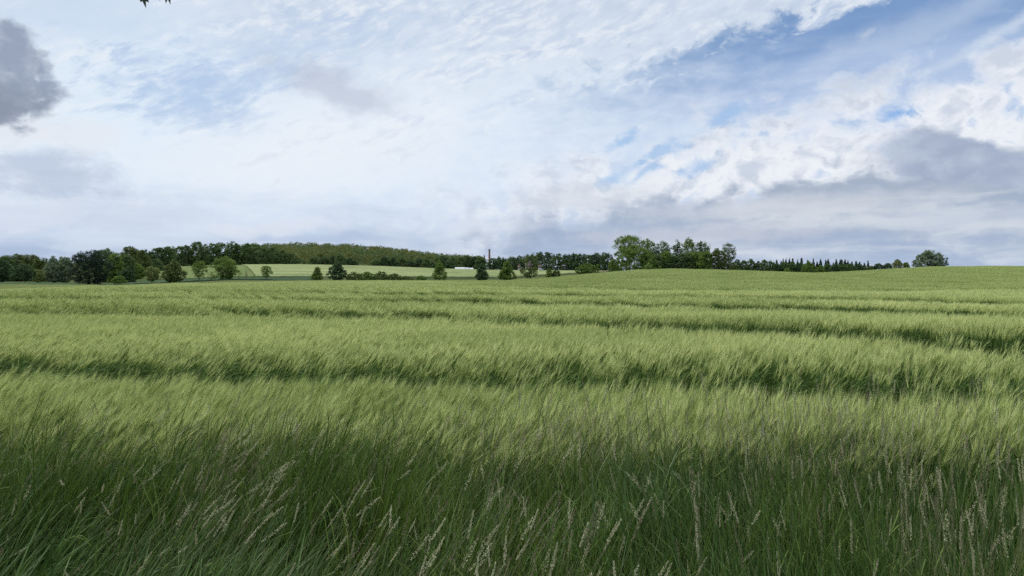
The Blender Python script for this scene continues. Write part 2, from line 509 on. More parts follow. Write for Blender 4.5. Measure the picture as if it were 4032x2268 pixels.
def barley_clump(r, n, radius, lod):
    b = MB()
    for i in range(n):
        q = radius * math.sqrt(r.random()); a = r.random() * 6.283
        base = np.array([q * math.cos(a), q * math.sin(a), 0.0])
        h = 0.62 * r.uniform(0.86, 1.08)
        yaw = r.normal(0, 0.5)
        lean = abs(r.normal(0.17, 0.10))
        d = np.array([math.cos(yaw), math.sin(yaw), 0.0])
        side = np.array([-d[1], d[0], 0.0]); ph = r.random() * 3.14
        wv = np.array([math.cos(ph), math.sin(ph), 0])
        ts = np.linspace(0, 1, 3 if lod == 0 else 2)
        stem = base + np.outer(ts, [0, 0, h]) + np.outer(ts ** 2.2 * lean * h * 0.55, d)
        top = stem[-1]
        b.quads(ribbon(base, stem, np.full(len(ts), 0.0016 if lod == 0 else 0.0025), wv), 2, r.random())
        for k in range((3, 2, 1)[lod]):
            t0 = r.uniform(0.25, 0.9); lb = base + np.array([0, 0, h * t0]) + d * (t0 ** 2.2 * lean * h * 0.55)
            la = r.random() * 6.283; ld = np.array([math.cos(la), math.sin(la), 0])
            ll = r.uniform(0.12, 0.22); tt = np.linspace(0, 1, (4, 3, 2)[lod])
            bend = r.uniform(0.3, 1.1)
            c = lb + np.outer(tt * ll * 0.6, ld + d * 0.5) + np.outer(ll * (0.75 * tt - bend * 0.7 * tt ** 2.2), [0, 0, 1])
            w = (0.0055, 0.008, 0.014)[lod] * (1 - tt ** 2 * 0.95)
            b.quads(ribbon(lb, c, w, np.array([-ld[1], ld[0], 0.25])), 2, r.random())
        # ear: nodding with the wind
        nod = lean * 1.1 + r.uniform(0.0, 0.38)
        el = r.uniform(0.07, 0.095)
        ax = np.array([0, 0, math.cos(nod)]) + d * math.sin(nod); ax /= np.linalg.norm(ax)
        tip = top + ax * el
        up2 = np.cross(ax, side); vv = r.random()
        if lod == 0:
            for s1 in (side, up2):
                c = np.stack([top, top + ax * el * 0.35, tip])
                b.quads(ribbon(top, c, np.array([0.002, 0.0052, 0.0015]), s1), 1, vv)
        elif lod == 1:
            b.quads(ribbon(top, np.stack([top, tip]), np.array([0.006, 0.004]), side), 1, vv)
        na = (11, 6, 3)[lod]; aw = (0.0011, 0.0022, 0.006)[lod]
        T = []
        for k in range(na):
            o = top + ax * el * r.uniform(0.1, 0.95)
            sp_ = r.uniform(0.03, 0.26); sa = k * 2.4 + r.random()
            ad = ax + sp_ * (math.cos(sa) * side + math.sin(sa) * up2); ad[2] += 0.10
            ad /= np.linalg.norm(ad)
            e = o + ad * r.uniform(0.10, 0.16)
            wd = np.cross(ad, [math.cos(sa * 3), math.sin(sa * 3), 0.3]); wd /= np.linalg.norm(wd) + 1e-6
            T.append([o - wd * aw, o + wd * aw, e])
        b.tris(T, 0, np.clip(vv + r.normal(0, 0.15, na), 0, 1))
    return b


M_BLADE = leafmat('grass_blade', (0.034, 0.072, 0.011), (0.165, 0.245, 0.042), 0.28, 0.45, 0.25, inst=0.5)
M_BLUE = leafmat('blue_green_blade', (0.038, 0.080, 0.018), (0.130, 0.210, 0.058), 0.25, 0.42, 0.3, inst=0.4)
M_DRY = leafmat('dry_blade', (0.14, 0.115, 0.055), (0.34, 0.29, 0.16), 0.25, 0.7, 0.2)
GRASS_MATS = [M_BLADE, M_BLUE, M_DRY]


def grass_tuft(r, n, radius, broad=False):
    b = MB()
    for i in range(n):
        q = radius * math.sqrt(r.random()); a = r.random() * 6.283
        base = np.array([q * math.cos(a), q * math.sin(a), 0.0])
        L = r.uniform(0.42, 0.80) * (0.85 if broad else 1)
        la = r.normal(0, 0.9) if r.random() < 0.75 else r.random() * 6.283
        ld = np.array([math.cos(la), math.sin(la), 0])
        lean = abs(r.normal(0.22, 0.16)); curl = r.uniform(0.0, 0.5) + (0.5 if r.random() < 0.18 else 0)
        tt = np.linspace(0, 1, 6)
        ang = lean + curl * 2.2 * tt ** 2.5
        seg = L / 5
        hx = np.concatenate([[0], np.cumsum(np.sin(ang[:-1]) * seg)]); hz = np.concatenate([[0], np.cumsum(np.cos(ang[:-1]) * seg)])
        c = base + np.outer(hx, ld) + np.outer(hz, [0, 0, 1])
        w = (r.uniform(0.0038, 0.0072) if broad else r.uniform(0.0016, 0.0042)) * np.array([0.7, 1, 1, 0.85, 0.55, 0.06])
        tw = r.normal(0, 0.7)
        wd = np.array([-ld[1] * math.cos(tw) + ld[0] * math.sin(tw), ld[0] * math.cos(tw) + ld[1] * math.sin(tw), 0])
        m = 2 if r.random() < 0.05 else (1 if broad else (1 if r.random() < 0.25 else 0))
        b.quads(ribbon(base, c, w, wd), m, np.clip(r.normal(0.42, 0.32), 0, 1))
    return b


M_STALK = leafmat('grass_stalk', (0.09, 0.12, 0.05), (0.19, 0.19, 0.09), 0.1, 0.6, 0.3)
M_SEED = leafmat('pale_seed', (0.27, 0.265, 0.15), (0.58, 0.565, 0.37), 0.25, 0.7, 0.2, inst=0.6)
M_SEED2 = leafmat('brown_seed', (0.15, 0.125, 0.085), (0.30, 0.25, 0.17), 0.2, 0.7, 0.2, inst=0.4)
STALK_MATS = [M_STALK, M_SEED, M_SEED2, M_BLADE]


def seed_stalk(r, kind):
    """one flowering grass stalk: 0 dense pale spike, 1 looser drooping pale panicle, 2 thin brown panicle"""
    b = MB()
    H = r.uniform(0.68, 0.92) if kind < 2 else r.uniform(0.72, 0.98)
    PL = (r.uniform(0.07, 0.115), r.uniform(0.085, 0.135), r.uniform(0.09, 0.15))[kind]
    la = r.normal(0, 0.5); ld = np.array([math.cos(la), math.sin(la), 0])
    lean = abs(r.normal(0.12, 0.08)); curl = r.uniform(0.05, 0.35) if kind != 1 else r.uniform(0.25, 0.8)
    n = 9; tt = np.linspace(0, 1, n)
    ang = lean + curl * tt ** 3 * 1.3; seg = (H + PL) / (n - 1)
    hx = np.concatenate([[0], np.cumsum(np.sin(ang[:-1]) * seg)]); hz = np.concatenate([[0], np.cumsum(np.cos(ang[:-1]) * seg)])
    c = np.outer(hx, ld) + np.outer(hz, [0, 0, 1])
    b.tube(c, np.linspace(0.0013, 0.0006, n), 3, 0, r.random(), False)
    t0 = H / (H + PL)
    def at(t):
        f = t * (n - 1); i = min(int(f), n - 2); return c[i] + (c[i + 1] - c[i]) * (f - i), (c[i + 1] - c[i]) / seg
    ns = (110, 90, 64)[kind]; Q = []
    for k in range(ns):
        u = r.random() ** 0.9; p, ax = at(t0 + (1 - t0) * u)
        sa = r.random() * 6.283
        s1 = np.cross(ax, [0.3, 0.8, 0.1]); s1 /= np.linalg.norm(s1); s2 = np.cross(ax, s1)
        rad = math.cos(sa) * s1 + math.sin(sa) * s2
        env = math.sin(math.pi * min(1, 0.12 + u * 0.9)) ** 0.7
        out = r.random() * env * (0.0034, 0.0075, 0.0048)[kind]
        o = p + rad * out - ax * out * 0.2
        sd_ = ax + rad * (0.28, 0.45, 0.35)[kind] + r.normal(0, 0.12, 3); sd_ /= np.linalg.norm(sd_)
        if kind == 1: sd_[2] -= 0.25
        l = r.uniform(0.0045, 0.009); wv = np.cross(sd_, r.normal(0, 1, 3)); wv /= np.linalg.norm(wv) + 1e-6
        w = (0.0013, 0.0012, 0.0010)[kind]
        Q.append([o, o + sd_ * l * 0.45 + wv * w, o + sd_ * l, o + sd_ * l * 0.45 - wv * w])
    b.quads(Q, 2 if kind == 2 else 1, np.clip(r.normal(0.5, 0.3, ns), 0, 1))
    for k in range(r.integers(1, 3)):
        t = r.uniform(0.15, 0.6); p, ax = at(t); a = r.random() * 6.283; l = r.uniform(0.12, 0.25)
        dd = np.array([math.cos(a), math.sin(a), 0]); q = np.linspace(0, 1, 4)
        cc = p + np.outer(q * l * 0.5, dd) + np.outer(l * (0.9 * q - 0.6 * q ** 2.5), [0, 0, 1])
        b.quads(ribbon(p, cc, 0.002 * np.array([1, 1, .7, .05]), np.array([-dd[1], dd[0], 0])), 3, r.random())
    return b


def scatter_object(name, pts, rot, scl, idx, tint, protos, label, cat):
    """one object: points that carry copies of the prototype plants"""
    me = bpy.data.meshes.new(name)
    me.vertices.add(len(pts)); me.vertices.foreach_set('co', np.asarray(pts, np.float32).ravel())
    for nm, ty, arr in (('rot', 'FLOAT_VECTOR', rot), ('scl', 'FLOAT_VECTOR', scl)):
        a = me.attributes.new(nm, ty, 'POINT'); a.data.foreach_set('vector', np.asarray(arr, np.float32).ravel())
    a = me.attributes.new('pick', 'INT', 'POINT'); a.data.foreach_set('value', np.asarray(idx, np.int32))
    a = me.attributes.new('tint', 'FLOAT', 'POINT'); a.data.foreach_set('value', np.asarray(tint, np.float32))
    o = obj(name, me)
    ng = bpy.data.node_groups.new(name, 'GeometryNodeTree')
    ng.interface.new_socket('Geometry', in_out='INPUT', socket_type='NodeSocketGeometry')
    ng.interface.new_socket('Geometry', in_out='OUTPUT', socket_type='NodeSocketGeometry')
    N = ng.nodes.new; L = ng.links.new
    gi, go = N('NodeGroupInput'), N('NodeGroupOutput')
    mp = N('GeometryNodeMeshToPoints'); L(gi.outputs[0], mp.inputs['Mesh'])
    ci = N('GeometryNodeCollectionInfo'); ci.inputs['Separate Children'].default_value = True; ci.inputs['Reset Children'].default_value = True
    pc = bpy.data.collections.new(name + '_kinds')
    for i, m in enumerate(protos):
        pc.objects.link(bpy.data.objects.new('%s_kind_%02d' % (name, i), m))
    ci.inputs['Collection'].default_value = pc
    ip = N('GeometryNodeInstanceOnPoints'); ip.inputs['Pick Instance'].default_value = True
    L(mp.outputs[0], ip.inputs['Points']); L(ci.outputs[0], ip.inputs['Instance'])
    def named(nm, ty):
        n = N('GeometryNodeInputNamedAttribute'); n.data_type = ty; n.inputs['Name'].default_value = nm; return n.outputs['Attribute']
    L(named('pick', 'INT'), ip.inputs['Instance Index'])
    L(named('scl', 'FLOAT_VECTOR'), ip.inputs['Scale'])
    e2r = N('FunctionNodeEulerToRotation'); L(named('rot', 'FLOAT_VECTOR'), e2r.inputs[0]); L(e2r.outputs[0], ip.inputs['Rotation'])
    L(ip.outputs[0], go.inputs[0])
    md = o.modifiers.new('plants', 'NODES'); md.node_group = ng
    tag(o, label, cat, None, 'stuff')
    return o


def jgrid(y0, y1, step, margin, slope=0.70):
    """jittered grid of points covering the view wedge between two distances"""
    out = []
    y = y0
    while y < y1:
        s = step
        half_w = y * slope + margin
        xs = np.arange(-half_w, half_w, s)
        out.append(np.stack([xs + rng.uniform(-.5, .5, len(xs)) * s, y + rng.uniform(-.5, .5, len(xs)) * s], 1))
        y += s
    return np.concatenate(out)


def wind(X, Y):
    """lean towards +X in radians, in gusts"""
    px = pxof(X, Y)
    base = np.interp(px, [0, 1500, 2600, 4032], [0.40, 0.25, 0.06, 0.0])
    return base + 0.24 * (fbm(X / 1.6, Y / 2.2, 21, 3) - 0.5)


# barley: three densities of plant by distance
P, Rt, S, I, T = [], [], [], [], []
protos = []
r0 = np.random.default_rng(11)
for k in range(7): protos.append(barley_clump(r0, 14, 0.11, 0).mesh('barley_near', BARLEY_MATS))
for k in range(5): protos.append(barley_clump(r0, 95, 0.36, 1).mesh('barley_mid', BARLEY_MATS))
for k in range(4): protos.append(barley_clump(r0, 620, 1.9, 2).mesh('barley_far', BARLEY_MATS))
for y0, y1, step, i0, ni, mg in ((3.4, 18.5, 0.140, 0, 7, 2.8), (18.5, 42.0, 0.42, 7, 5, 2.0), (42.0, 66.0, 0.60, 7, 5, 3.0), (66.0, 192.0, 2.1, 12, 4, 4.0)):
    q = jgrid(y0, y1, step, mg)
    X, Y = q[:, 0], q[:, 1]
    px = pxof(X, Y)
    yc = np.interp(px, CX, np.interp(CX, DX, DY))
    h, dn = crop_stand(X, Y)
    en = Y - barley_edge(X)
    h *= 1 - 0.35 * np.clip(1 - en / 0.6, 0, 1) * rng.random(len(X))
    keep = (en > 0) & (Y < yc + 3) & ((rng.random(len(X)) if i0 == 0 else rng.uniform(0.42, 0.58, len(X))) < dn)
    X, Y, h = X[keep], Y[keep], h[keep]
    n = len(X)
    z = ground_z(X, Y)
    P.append(np.stack([X, Y, z - 0.01], 1))
    wl = wind(X, Y)
    # follow the slope of the land
    sx = (ground_z(X + 1, Y) - ground_z(X - 1, Y)) / 2; sy = (ground_z(X, Y + 1) - ground_z(X, Y - 1)) / 2
    if i0 == 12: wl = wl * 0
    Rt.append(np.stack([np.arctan(sy), wl - np.arctan(sx), rng.normal(0, 0.28, n)], 1))
    sc = rng.uniform(0.94, 1.06, n); wd_ = sc * (1.35 if step == 0.60 else 1.0)
    S.append(np.stack([wd_, wd_, sc * h * {0: 1.0, 7: 1.0, 12: 1.0}[i0]], 1))
    I.append(i0 + rng.integers(0, ni, n))
    px = pxof(X, Y)
    far = sstep((Y - np.interp(px, *TRACKS[-1][0])) / 8) * sstep((px - 1600) / 500)
    T.append(np.clip(0.5 - 0.42 * far + 1.1 * (fbm(X / 4, Y / 1.6, 33, 4) - 0.5) + rng.normal(0, 0.06, n), 0, 1))
print('barley points', [len(a) for a in P])
scatter_object('barley_field', np.concatenate(P), np.concatenate(Rt), np.concatenate(S), np.concatenate(I), np.concatenate(T), protos,
               'pale green bearded barley crop with dark wheel tracks running across it', 'barley')

# long grass of the verge in front
protos = [grass_tuft(r0, 16, 0.07).mesh('grass_tuft', GRASS_MATS) for k in range(7)] + [grass_tuft(r0, 10, 0.06, True).mesh('broad_tuft', GRASS_MATS) for k in range(4)]
q = jgrid(1.35, 5.0, 0.070, 2.6, 0.72)
X, Y = q[:, 0], q[:, 1]
keep = (Y < barley_edge(X) + 0.6) & (rng.random(len(X)) < np.where(Y > barley_edge(X), 0.35, 1.0))
X, Y = X[keep], Y[keep]; n = len(X)
px = pxof(X, Y)
lean_v = np.interp(px, [0, 900, 1700, 2400, 3100, 4032], [0.34, 0.28, 0.12, -0.03, -0.24, -0.34])
lean_v = lean_v + 0.35 * (fbm(X / 0.7, Y / 0.7, 41, 3) - 0.5)
hh = (0.50 + 0.62 * fbm(X / 0.7, Y / 0.7, 44, 3) + rng.normal(0, 0.12, n)) * np.interp(Y, [1.3, 2.2, 3.2, 4.0, 4.8], [0.90, 1.0, 1.12, 1.25, 1.25])
broad = fbm(X / 0.8, Y / 0.8, 47, 2) + rng.normal(0, 0.10, n) > 0.53
pick = np.where(broad, 7 + rng.integers(0, 4, n), rng.integers(0, 7, n))
yaw = np.where(lean_v > 0, 0, math.pi) + rng.normal(0, 0.5, n)
print('grass tufts', n)
scatter_object('verge_grass', np.stack([X, Y, ground_z(X, Y) - 0.01], 1), np.stack([rng.normal(0, 0.08, n), lean_v, yaw], 1),
               np.stack([np.ones(n), np.ones(n), hh], 1), pick, np.clip(0.5 + 0.9 * (fbm(X / 0.6, Y / 0.6, 51, 3) - 0.5) + rng.normal(0, .1, n), 0, 1), protos,
               'dark green uncut grass of the field edge, bent by wind', 'grass')

# flowering stalks standing above it
protos = [seed_stalk(r0, 0).mesh('spike_stalk', STALK_MATS) for k in range(6)] + [seed_stalk(r0, 1).mesh('panicle_stalk', STALK_MATS) for k in range(6)] + [seed_stalk(r0, 2).mesh('brown_stalk', STALK_MATS) for k in range(5)]
ns = 11500
Y = rng.uniform(1.9, 4.8, ns); X = rng.uniform(-1, 1, ns) * (Y * 0.72 + 1.4)
px = pxof(X, Y)
dens = 0.15 + 1.5 * np.clip(fbm(X / 0.55, Y / 0.55, 61, 2) - 0.46, 0, 1) * 3
dens *= np.interp(px, [0, 600, 1400, 2100, 3000, 3500, 4032], [0.30, 0.4, 0.65, 0.8, 1.0, 0.9, 0.6]) * np.interp(Y, [1.9, 3.0, 4.5], [0.42, 0.6, 0.95])
keep = rng.random(ns) < dens * 1.15
X, Y, px = X[keep], Y[keep], px[keep]; n = len(X)
lean_v = np.interp(px, [0, 900, 1700, 2400, 3100, 4032], [0.42, 0.34, 0.18, -0.03, -0.24, -0.36]) + rng.normal(0, 0.10, n)
yaw = np.where(lean_v > 0, 0, math.pi) + rng.normal(0, 0.6, n)
kind = rng.random(n)
pick = np.where(kind < 0.36, rng.integers(0, 6, n), np.where(kind < 0.58, 6 + rng.integers(0, 6, n), 12 + rng.integers(0, 5, n)))
hh = rng.uniform(0.68, 1.08, n)
print('stalks', n)
scatter_object('seed_grass', np.stack([X, Y, ground_z(X, Y) - 0.01], 1), np.stack([rng.normal(0, 0.08, n), lean_v, yaw], 1),
               np.stack([hh, hh, hh], 1), pick, rng.random(n), protos, 'pale seeding grass stalks rising out of the dark verge', 'seed grass')

# ------------------------------------------------------------------ trees
M_BARK = material('bark', lambda gg: gg.mix(gg.noise(gg.node('ShaderNodeTexCoord').outputs['Object'], 6, 4, dims='3D').step(0.3, 0.7), (0.05, 0.04, 0.03, 1), (0.11, 0.095, 0.075, 1)), 0.9, 0, 0.1)
M_PALEBARK = material('pale_dead_bark', lambda gg: gg.mix(gg.noise(gg.node('ShaderNodeTexCoord').outputs['Object'], 6, 4, dims='3D').step(0.3, 0.7), (0.13, 0.11, 0.085, 1), (0.24, 0.20, 0.15, 1)), 0.9, 0, 0.1)
LEAF = {
    'dark':   leafmat('dark_leaf', (0.032, 0.063, 0.029), (0.091, 0.152, 0.061), 0.25, 0.6, 0.08, noise=0.5),
    'copper': leafmat('blackish_leaf', (0.010, 0.024, 0.017), (0.030, 0.054, 0.030), 0.12, 0.6, 0.08, noise=0.5),
    'mid':    leafmat('mid_leaf', (0.072, 0.127, 0.026), (0.195, 0.280, 0.065), 0.3, 0.6, 0.08, noise=0.5),
    'bright': leafmat('bright_leaf', (0.104, 0.183, 0.043), (0.232, 0.329, 0.098), 0.3, 0.6, 0.08, noise=0.5),
    'yellow': leafmat('yellowish_leaf', (0.116, 0.152, 0.044), (0.256, 0.299, 0.104), 0.3, 0.6, 0.08, noise=0.5),
    'brown':  leafmat('brownish_leaf', (0.061, 0.095, 0.027), (0.156, 0.193, 0.061), 0.28, 0.6, 0.08, noise=0.4),
    'grey':   leafmat('grey_leaf', (0.104, 0.152, 0.085), (0.232, 0.287, 0.171), 0.3, 0.6, 0.08, noise=0.4),
    'olive':  leafmat('olive_leaf', (0.092, 0.112, 0.033), (0.172, 0.186, 0.060), 0.25, 0.6, 0.08, noise=0.06),
    'wood':   leafmat('wood_leaf', (0.048, 0.090, 0.033), (0.140, 0.203, 0.070), 0.26, 0.6, 0.08, noise=0.25),
    'spruce': leafmat('spruce_needle', (0.022, 0.049, 0.034), (0.061, 0.104, 0.061), 0.15, 0.6, 0.08, noise=0.4),
}


def profile(shape, t):
    """half width of the crown (0..1) at height share t"""
    t = np.clip(t, 0, 1)
    if shape == 'cone': return np.clip((1 - t) ** 0.75, 0, 1) * np.clip(0.55 + t * 4, 0, 1)
    if shape == 'drop': return np.sin(np.pi * np.clip(t, 0, 1) ** 0.62) ** 0.7 * 1.0
    if shape == 'dome': return np.sqrt(np.clip(1 - (t * 1.0) ** 2.2, 0, 1)) * np.clip(0.75 + t * 1.5, 0, 1)
    if shape == 'column': return np.clip(np.sin(np.pi * (0.08 + 0.90 * t)) ** 0.38, 0, 1)
    if shape == 'vase': return np.clip(0.30 + 1.15 * t, 0, 1) * np.sqrt(np.clip(1 - np.clip((t - 0.55) / 0.45, 0, 1) ** 2, 0, 1))
    return np.sqrt(np.clip(1 - (2 * t - 1) ** 2, 0, 1))           # round


def leaf_quads(r, centers, n_each, rad, size, flat=0.0):
    c = np.repeat(centers, n_each, 0); n = len(c)
    rr = np.repeat(np.broadcast_to(rad, (len(centers),)), n_each)
    d = r.normal(0, 1, (n, 3)); d /= np.linalg.norm(d, axis=1)[:, None] + 1e-9
    p = c + d * (rr * r.random(n) ** 0.45)[:, None] * np.array([1, 1, 0.75])
    a = r.normal(0, 1, (n, 3)); a[:, 2] *= 0.7; a /= np.linalg.norm(a, axis=1)[:, None] + 1e-9
    b = np.cross(a, d + r.normal(0, 0.6, (n, 3))); b /= np.linalg.norm(b, axis=1)[:, None] + 1e-9
    s = size * r.uniform(0.6, 1.3, n)[:, None]
    w = s * r.uniform(0.45, 0.7, n)[:, None]
    return np.stack([p - a * s, p + b * w, p + a * s, p - b * w], 1)


def crown_mesh(name, r, w, h, z0, shape, n_cl, n_leaf, cl_rad, leaf, mat, lobes=(), gap=0.0, depth=0.8, rough=0.28):
    """foliage of one tree: leaf clumps spread through the crown's volume, uneven outline"""
    C = []
    tries = 0
    off = r.random(6) * 50
    while len(C) < n_cl and tries < n_cl * 25:
        tries += 1
        t = r.random(); a = r.random() * 6.283
        q = 1 - 0.75 * r.random() ** 1.8 if r.random() < 0.8 else math.sqrt(r.random())
        irr = 1 + rough * 2 * (float(vnoise(a * 1.9 + off[0], t * 3.3 + off[1], 5)) - 0.55)
        pr = float(profile(shape, t)) * irr
        if r.random() > pr + 0.15: continue
        ti = t * (1 + 0.10 * (float(vnoise(a * 2.1 + off[3], 0.5, 8)) - 0.5) * 2)
        x = math.cos(a) * q * pr * w / 2; y = math.sin(a) * q * pr * w / 2 * depth
        if gap and float(vnoise(x / (w * 0.16) + off[2], ti * h / (w * 0.16) + off[4], 6)) < gap and r.random() < 0.9: continue
        C.append((x, y, z0 + ti * h))
    for lx, lz, lr, ln in lobes:      # extra masses: offset in x, height, radius, clump count
        for k in range(ln):
            d = r.normal(0, 1, 3); d /= np.linalg.norm(d); d *= lr * (1 - 0.6 * r.random() ** 2)
            C.append((lx + d[0], d[1] * depth, max(z0 * 0.2, lz + d[2] * 0.85)))
    C = np.array(C)
    b = MB()
    tone = np.clip(0.5 + r.normal(0, 0.16, len(C)), 0, 1)
    Q = leaf_quads(r, C, n_leaf, cl_rad * r.uniform(0.7, 1.3, len(C)), leaf)
    b.quads(Q, 0, np.clip(np.repeat(tone, n_leaf) + r.normal(0, 0.22, len(Q)), 0, 1))
    return b.mesh(name, [LEAF[mat]]), C


def trunk_mesh(name, r, C, h_tot, z_fork, rad, n_limb, mat, stems=1, spread=0.0, twig=0):
    b = MB()
    for s in range(stems):
        sx = (s - (stems - 1) / 2) * spread; base = np.array([sx, 0, -0.4])
        top = np.array([sx * 1.4 + r.normal(0, 0.03) * h_tot, r.normal(0, 0.03) * h_tot, h_tot * 0.82])
        mid = (base + top) / 2 + r.normal(0, 0.02, 3) * h_tot
        ts = np.linspace(0, 1, 7)[:, None]
        pts = base * (1 - ts) ** 2 + 2 * mid * ts * (1 - ts) + top * ts ** 2
        rr = rad * (1 - 0.85 * ts[:, 0]); rr[0] *= 1.5
        b.tube(pts, rr, 8, 0)
        pick = C[r.permutation(len(C))[:n_limb]] if len(C) else []
        for c in pick:
            t = np.clip(r.uniform(z_fork, 0.75), 0.05, 0.9)
            st = base * (1 - t) ** 2 + 2 * mid * t * (1 - t) + top * t * t
            if c[2] < st[2]: st = st * 0.6 + base * 0.4
            m = st * 0.5 + c * 0.5 + np.array([0, 0, -0.06 * h_tot]) + r.normal(0, 0.02, 3) * h_tot
            q = np.linspace(0, 1, 5)[:, None]
            pp = st * (1 - q) ** 2 + 2 * m * q * (1 - q) + c * q * q
            lr = rad * 0.42 * (1 - t * 0.6)
            b.tube(pp, lr * (1 - 0.85 * q[:, 0]), 5, 0)
            for k in range(twig):
                tq = r.uniform(0.3, 0.98); p0 = st * (1 - tq) ** 2 + 2 * m * tq * (1 - tq) + c * tq * tq
                d = (c - st); d = d / (np.linalg.norm(d) + 1e-6) + r.normal(0, 0.55, 3); d[2] += 0.35; d /= np.linalg.norm(d)
                l = h_tot * r.uniform(0.06, 0.16)
                b.tube([p0, p0 + d * l * 0.55 + r.normal(0, 0.03, 3) * l, p0 + d * l], [lr * 0.28, lr * 0.2, lr * 0.07], 4, 0)
    return b.mesh(name, [mat], True)


seed_n = [100]


def tree(name, label, cat, px, Y, top, width, mat, shape='round', base=None, z_crown=0.12, dens=1.0, leaf=None, group=None,
         lobes=(), stems=1, spread=0.0, rad=None, limbs=9, gap=0.0, depth=0.8, bark=None, fork=0.15, rough=0.20, twig=0, crown=True, sink=0.0, n_cl=None):
    """px/top/width: column, top row and width it shows from the field edge; Y: metres away. Real size follows."""
    seed_n[0] += 1
    r = np.random.default_rng(seed_n[0])
    x = world_at(px, Y)
    z = float(ground_z(x, Y)) - sink
    h = EYE + (HY - top) * K * Y - z
    w = width * K * Y
    root = obj(name, None, None, (x, Y, z)); root.empty_display_size = 0.5
    tag(root, label, cat, group)
    lf = leaf or max(0.10, Y * 0.00072)
    cr = min(w, h) * 0.085 + lf * 0.25
    n = n_cl or int(np.clip(1.5 * (w * h) / (cr * cr), 60, 230) * min(dens, 1.4))
    each = int(np.clip(5.2 * (1 - 0.45 * (gap > 0)) * min(dens, 1.2) * w * h * (1 - z_crown) / (1.05 * lf * lf) / n, 7, 60))
    me, C = crown_mesh('crown', r, w * 0.90, h * (1 - z_crown) - cr * 0.45, h * z_crown + cr * 0.2, shape, n, each, cr, lf, mat, lobes, gap, depth, rough)
    t = trunk_mesh('trunk', r, C, h, fork, rad or max(0.05, h * 0.024), limbs, bark or M_BARK, stems, spread, twig)
    obj('trunk', t, root)
    if crown: obj('crown', me, root)
    return root


# small trees standing in a row beyond the field
ROW = 'small trees in a row beyond the barley'
YT = 200.0
tree('dark_tree', 'low wide dark tree on twin trunks at the far left meadow', 'tree', 88, 215, 1043, 112, 'dark', 'dome', z_crown=0.22, stems=2, spread=1.3, lobes=((2.6, 2.2, 1.5, 12), (-2.6, 2.6, 1.3, 10)))
tree('round_tree', 'very dark round tree, biggest and blackest of the left group', 'tree', 351, 175, 991, 176, 'copper', 'column', z_crown=0.03, dens=1.7, limbs=16, depth=1.0)
tree('young_tree', 'small yellowish green round tree on a short clear trunk', 'tree', 598, 185, 1049, 66, 'yellow', 'round', z_crown=0.18, group=ROW, dens=0.9)
tree('broad_tree', 'brownish green broad tree with a narrow knob on its crown', 'tree', 684, 185, 1027, 96, 'brown', 'drop', z_crown=0.03, group=ROW, dens=1.2)
tree('green_tree', 'mid green upright tree with visible trunk left of the leaning multi-stemmed tree', 'tree', 785, YT, 1029, 66, 'mid', 'round', z_crown=0.17, group=ROW, gap=0.25)
tree('spreading_tree', 'large leaning multi-stemmed tree with a low bushy skirt, widest of the row', 'tree', 888, YT, 1014, 122, 'mid', 'vase', z_crown=0.06, dens=1.3, stems=3, spread=0.7, group=ROW, gap=0.2, lobes=((-3.1, 1.2, 1.3, 14), (0.3, 1.0, 1.9, 18), (3.0, 1.9, 1.4, 12)))
tree('bare_tree', 'little bare dead tree on the meadow strip', 'tree', 970, YT, 1050, 40, 'brown', 'round', z_crown=0.3, crown=False, limbs=15, twig=6, bark=M_PALEBARK, rad=0.075)
tree('young_tree', 'small dark green tree on a thin trunk right of the bare tree', 'tree', 1050, YT, 1046, 54, 'mid', 'round', z_crown=0.2, group=ROW, gap=0.25)
tree('cone_tree', 'small neat cone-shaped tree left of the taller bushy tree', 'tree', 1248, YT, 1049, 60, 'mid', 'cone', z_crown=0.02, group=ROW)
tree('bushy_tree', 'bushy dome-topped tree at the left end of the brown hedge', 'tree', 1327, YT, 1035, 80, 'dark', 'drop', z_crown=0.02, group=ROW, dens=1.2)
tree('cone_tree', 'bright green tall cone tree just right of the hedge', 'tree', 1730, YT, 1028, 82, 'mid', 'cone', z_crown=0.02, group=ROW, dens=1.25, gap=0.12)
tree('cone_tree', 'dark narrow cone tree standing left of the brightest bushy cone', 'tree', 1897, YT, 1037, 66, 'dark', 'cone', z_crown=0.02, group=ROW, dens=1.2)
tree('cone_tree', 'rich green broad cone tree beside the tall airy tree', 'tree', 1996, YT, 1029, 86, 'mid', 'cone', z_crown=0.02, group=ROW, dens=1.25)
tree('airy_tree', 'tall see-through olive tree with loose leaves and thin trunk', 'tree', 2087, YT, 1000, 84, 'brown', 'column', z_crown=0.05, dens=0.8, gap=0.42, rough=0.45, limbs=22, group=ROW, twig=2)


def bush(label, px, Y, top, width, mat, shape='dome', lobes=(), dens=1.0, name='bush', group=None, gap=0.0, limbs=6):
    return tree(name, label, 'bush', px, Y, top, width, mat, shape, z_crown=0.0, dens=dens, lobes=lobes, rad=0.05, limbs=limbs, stems=2, spread=0.3, group=group, gap=gap)


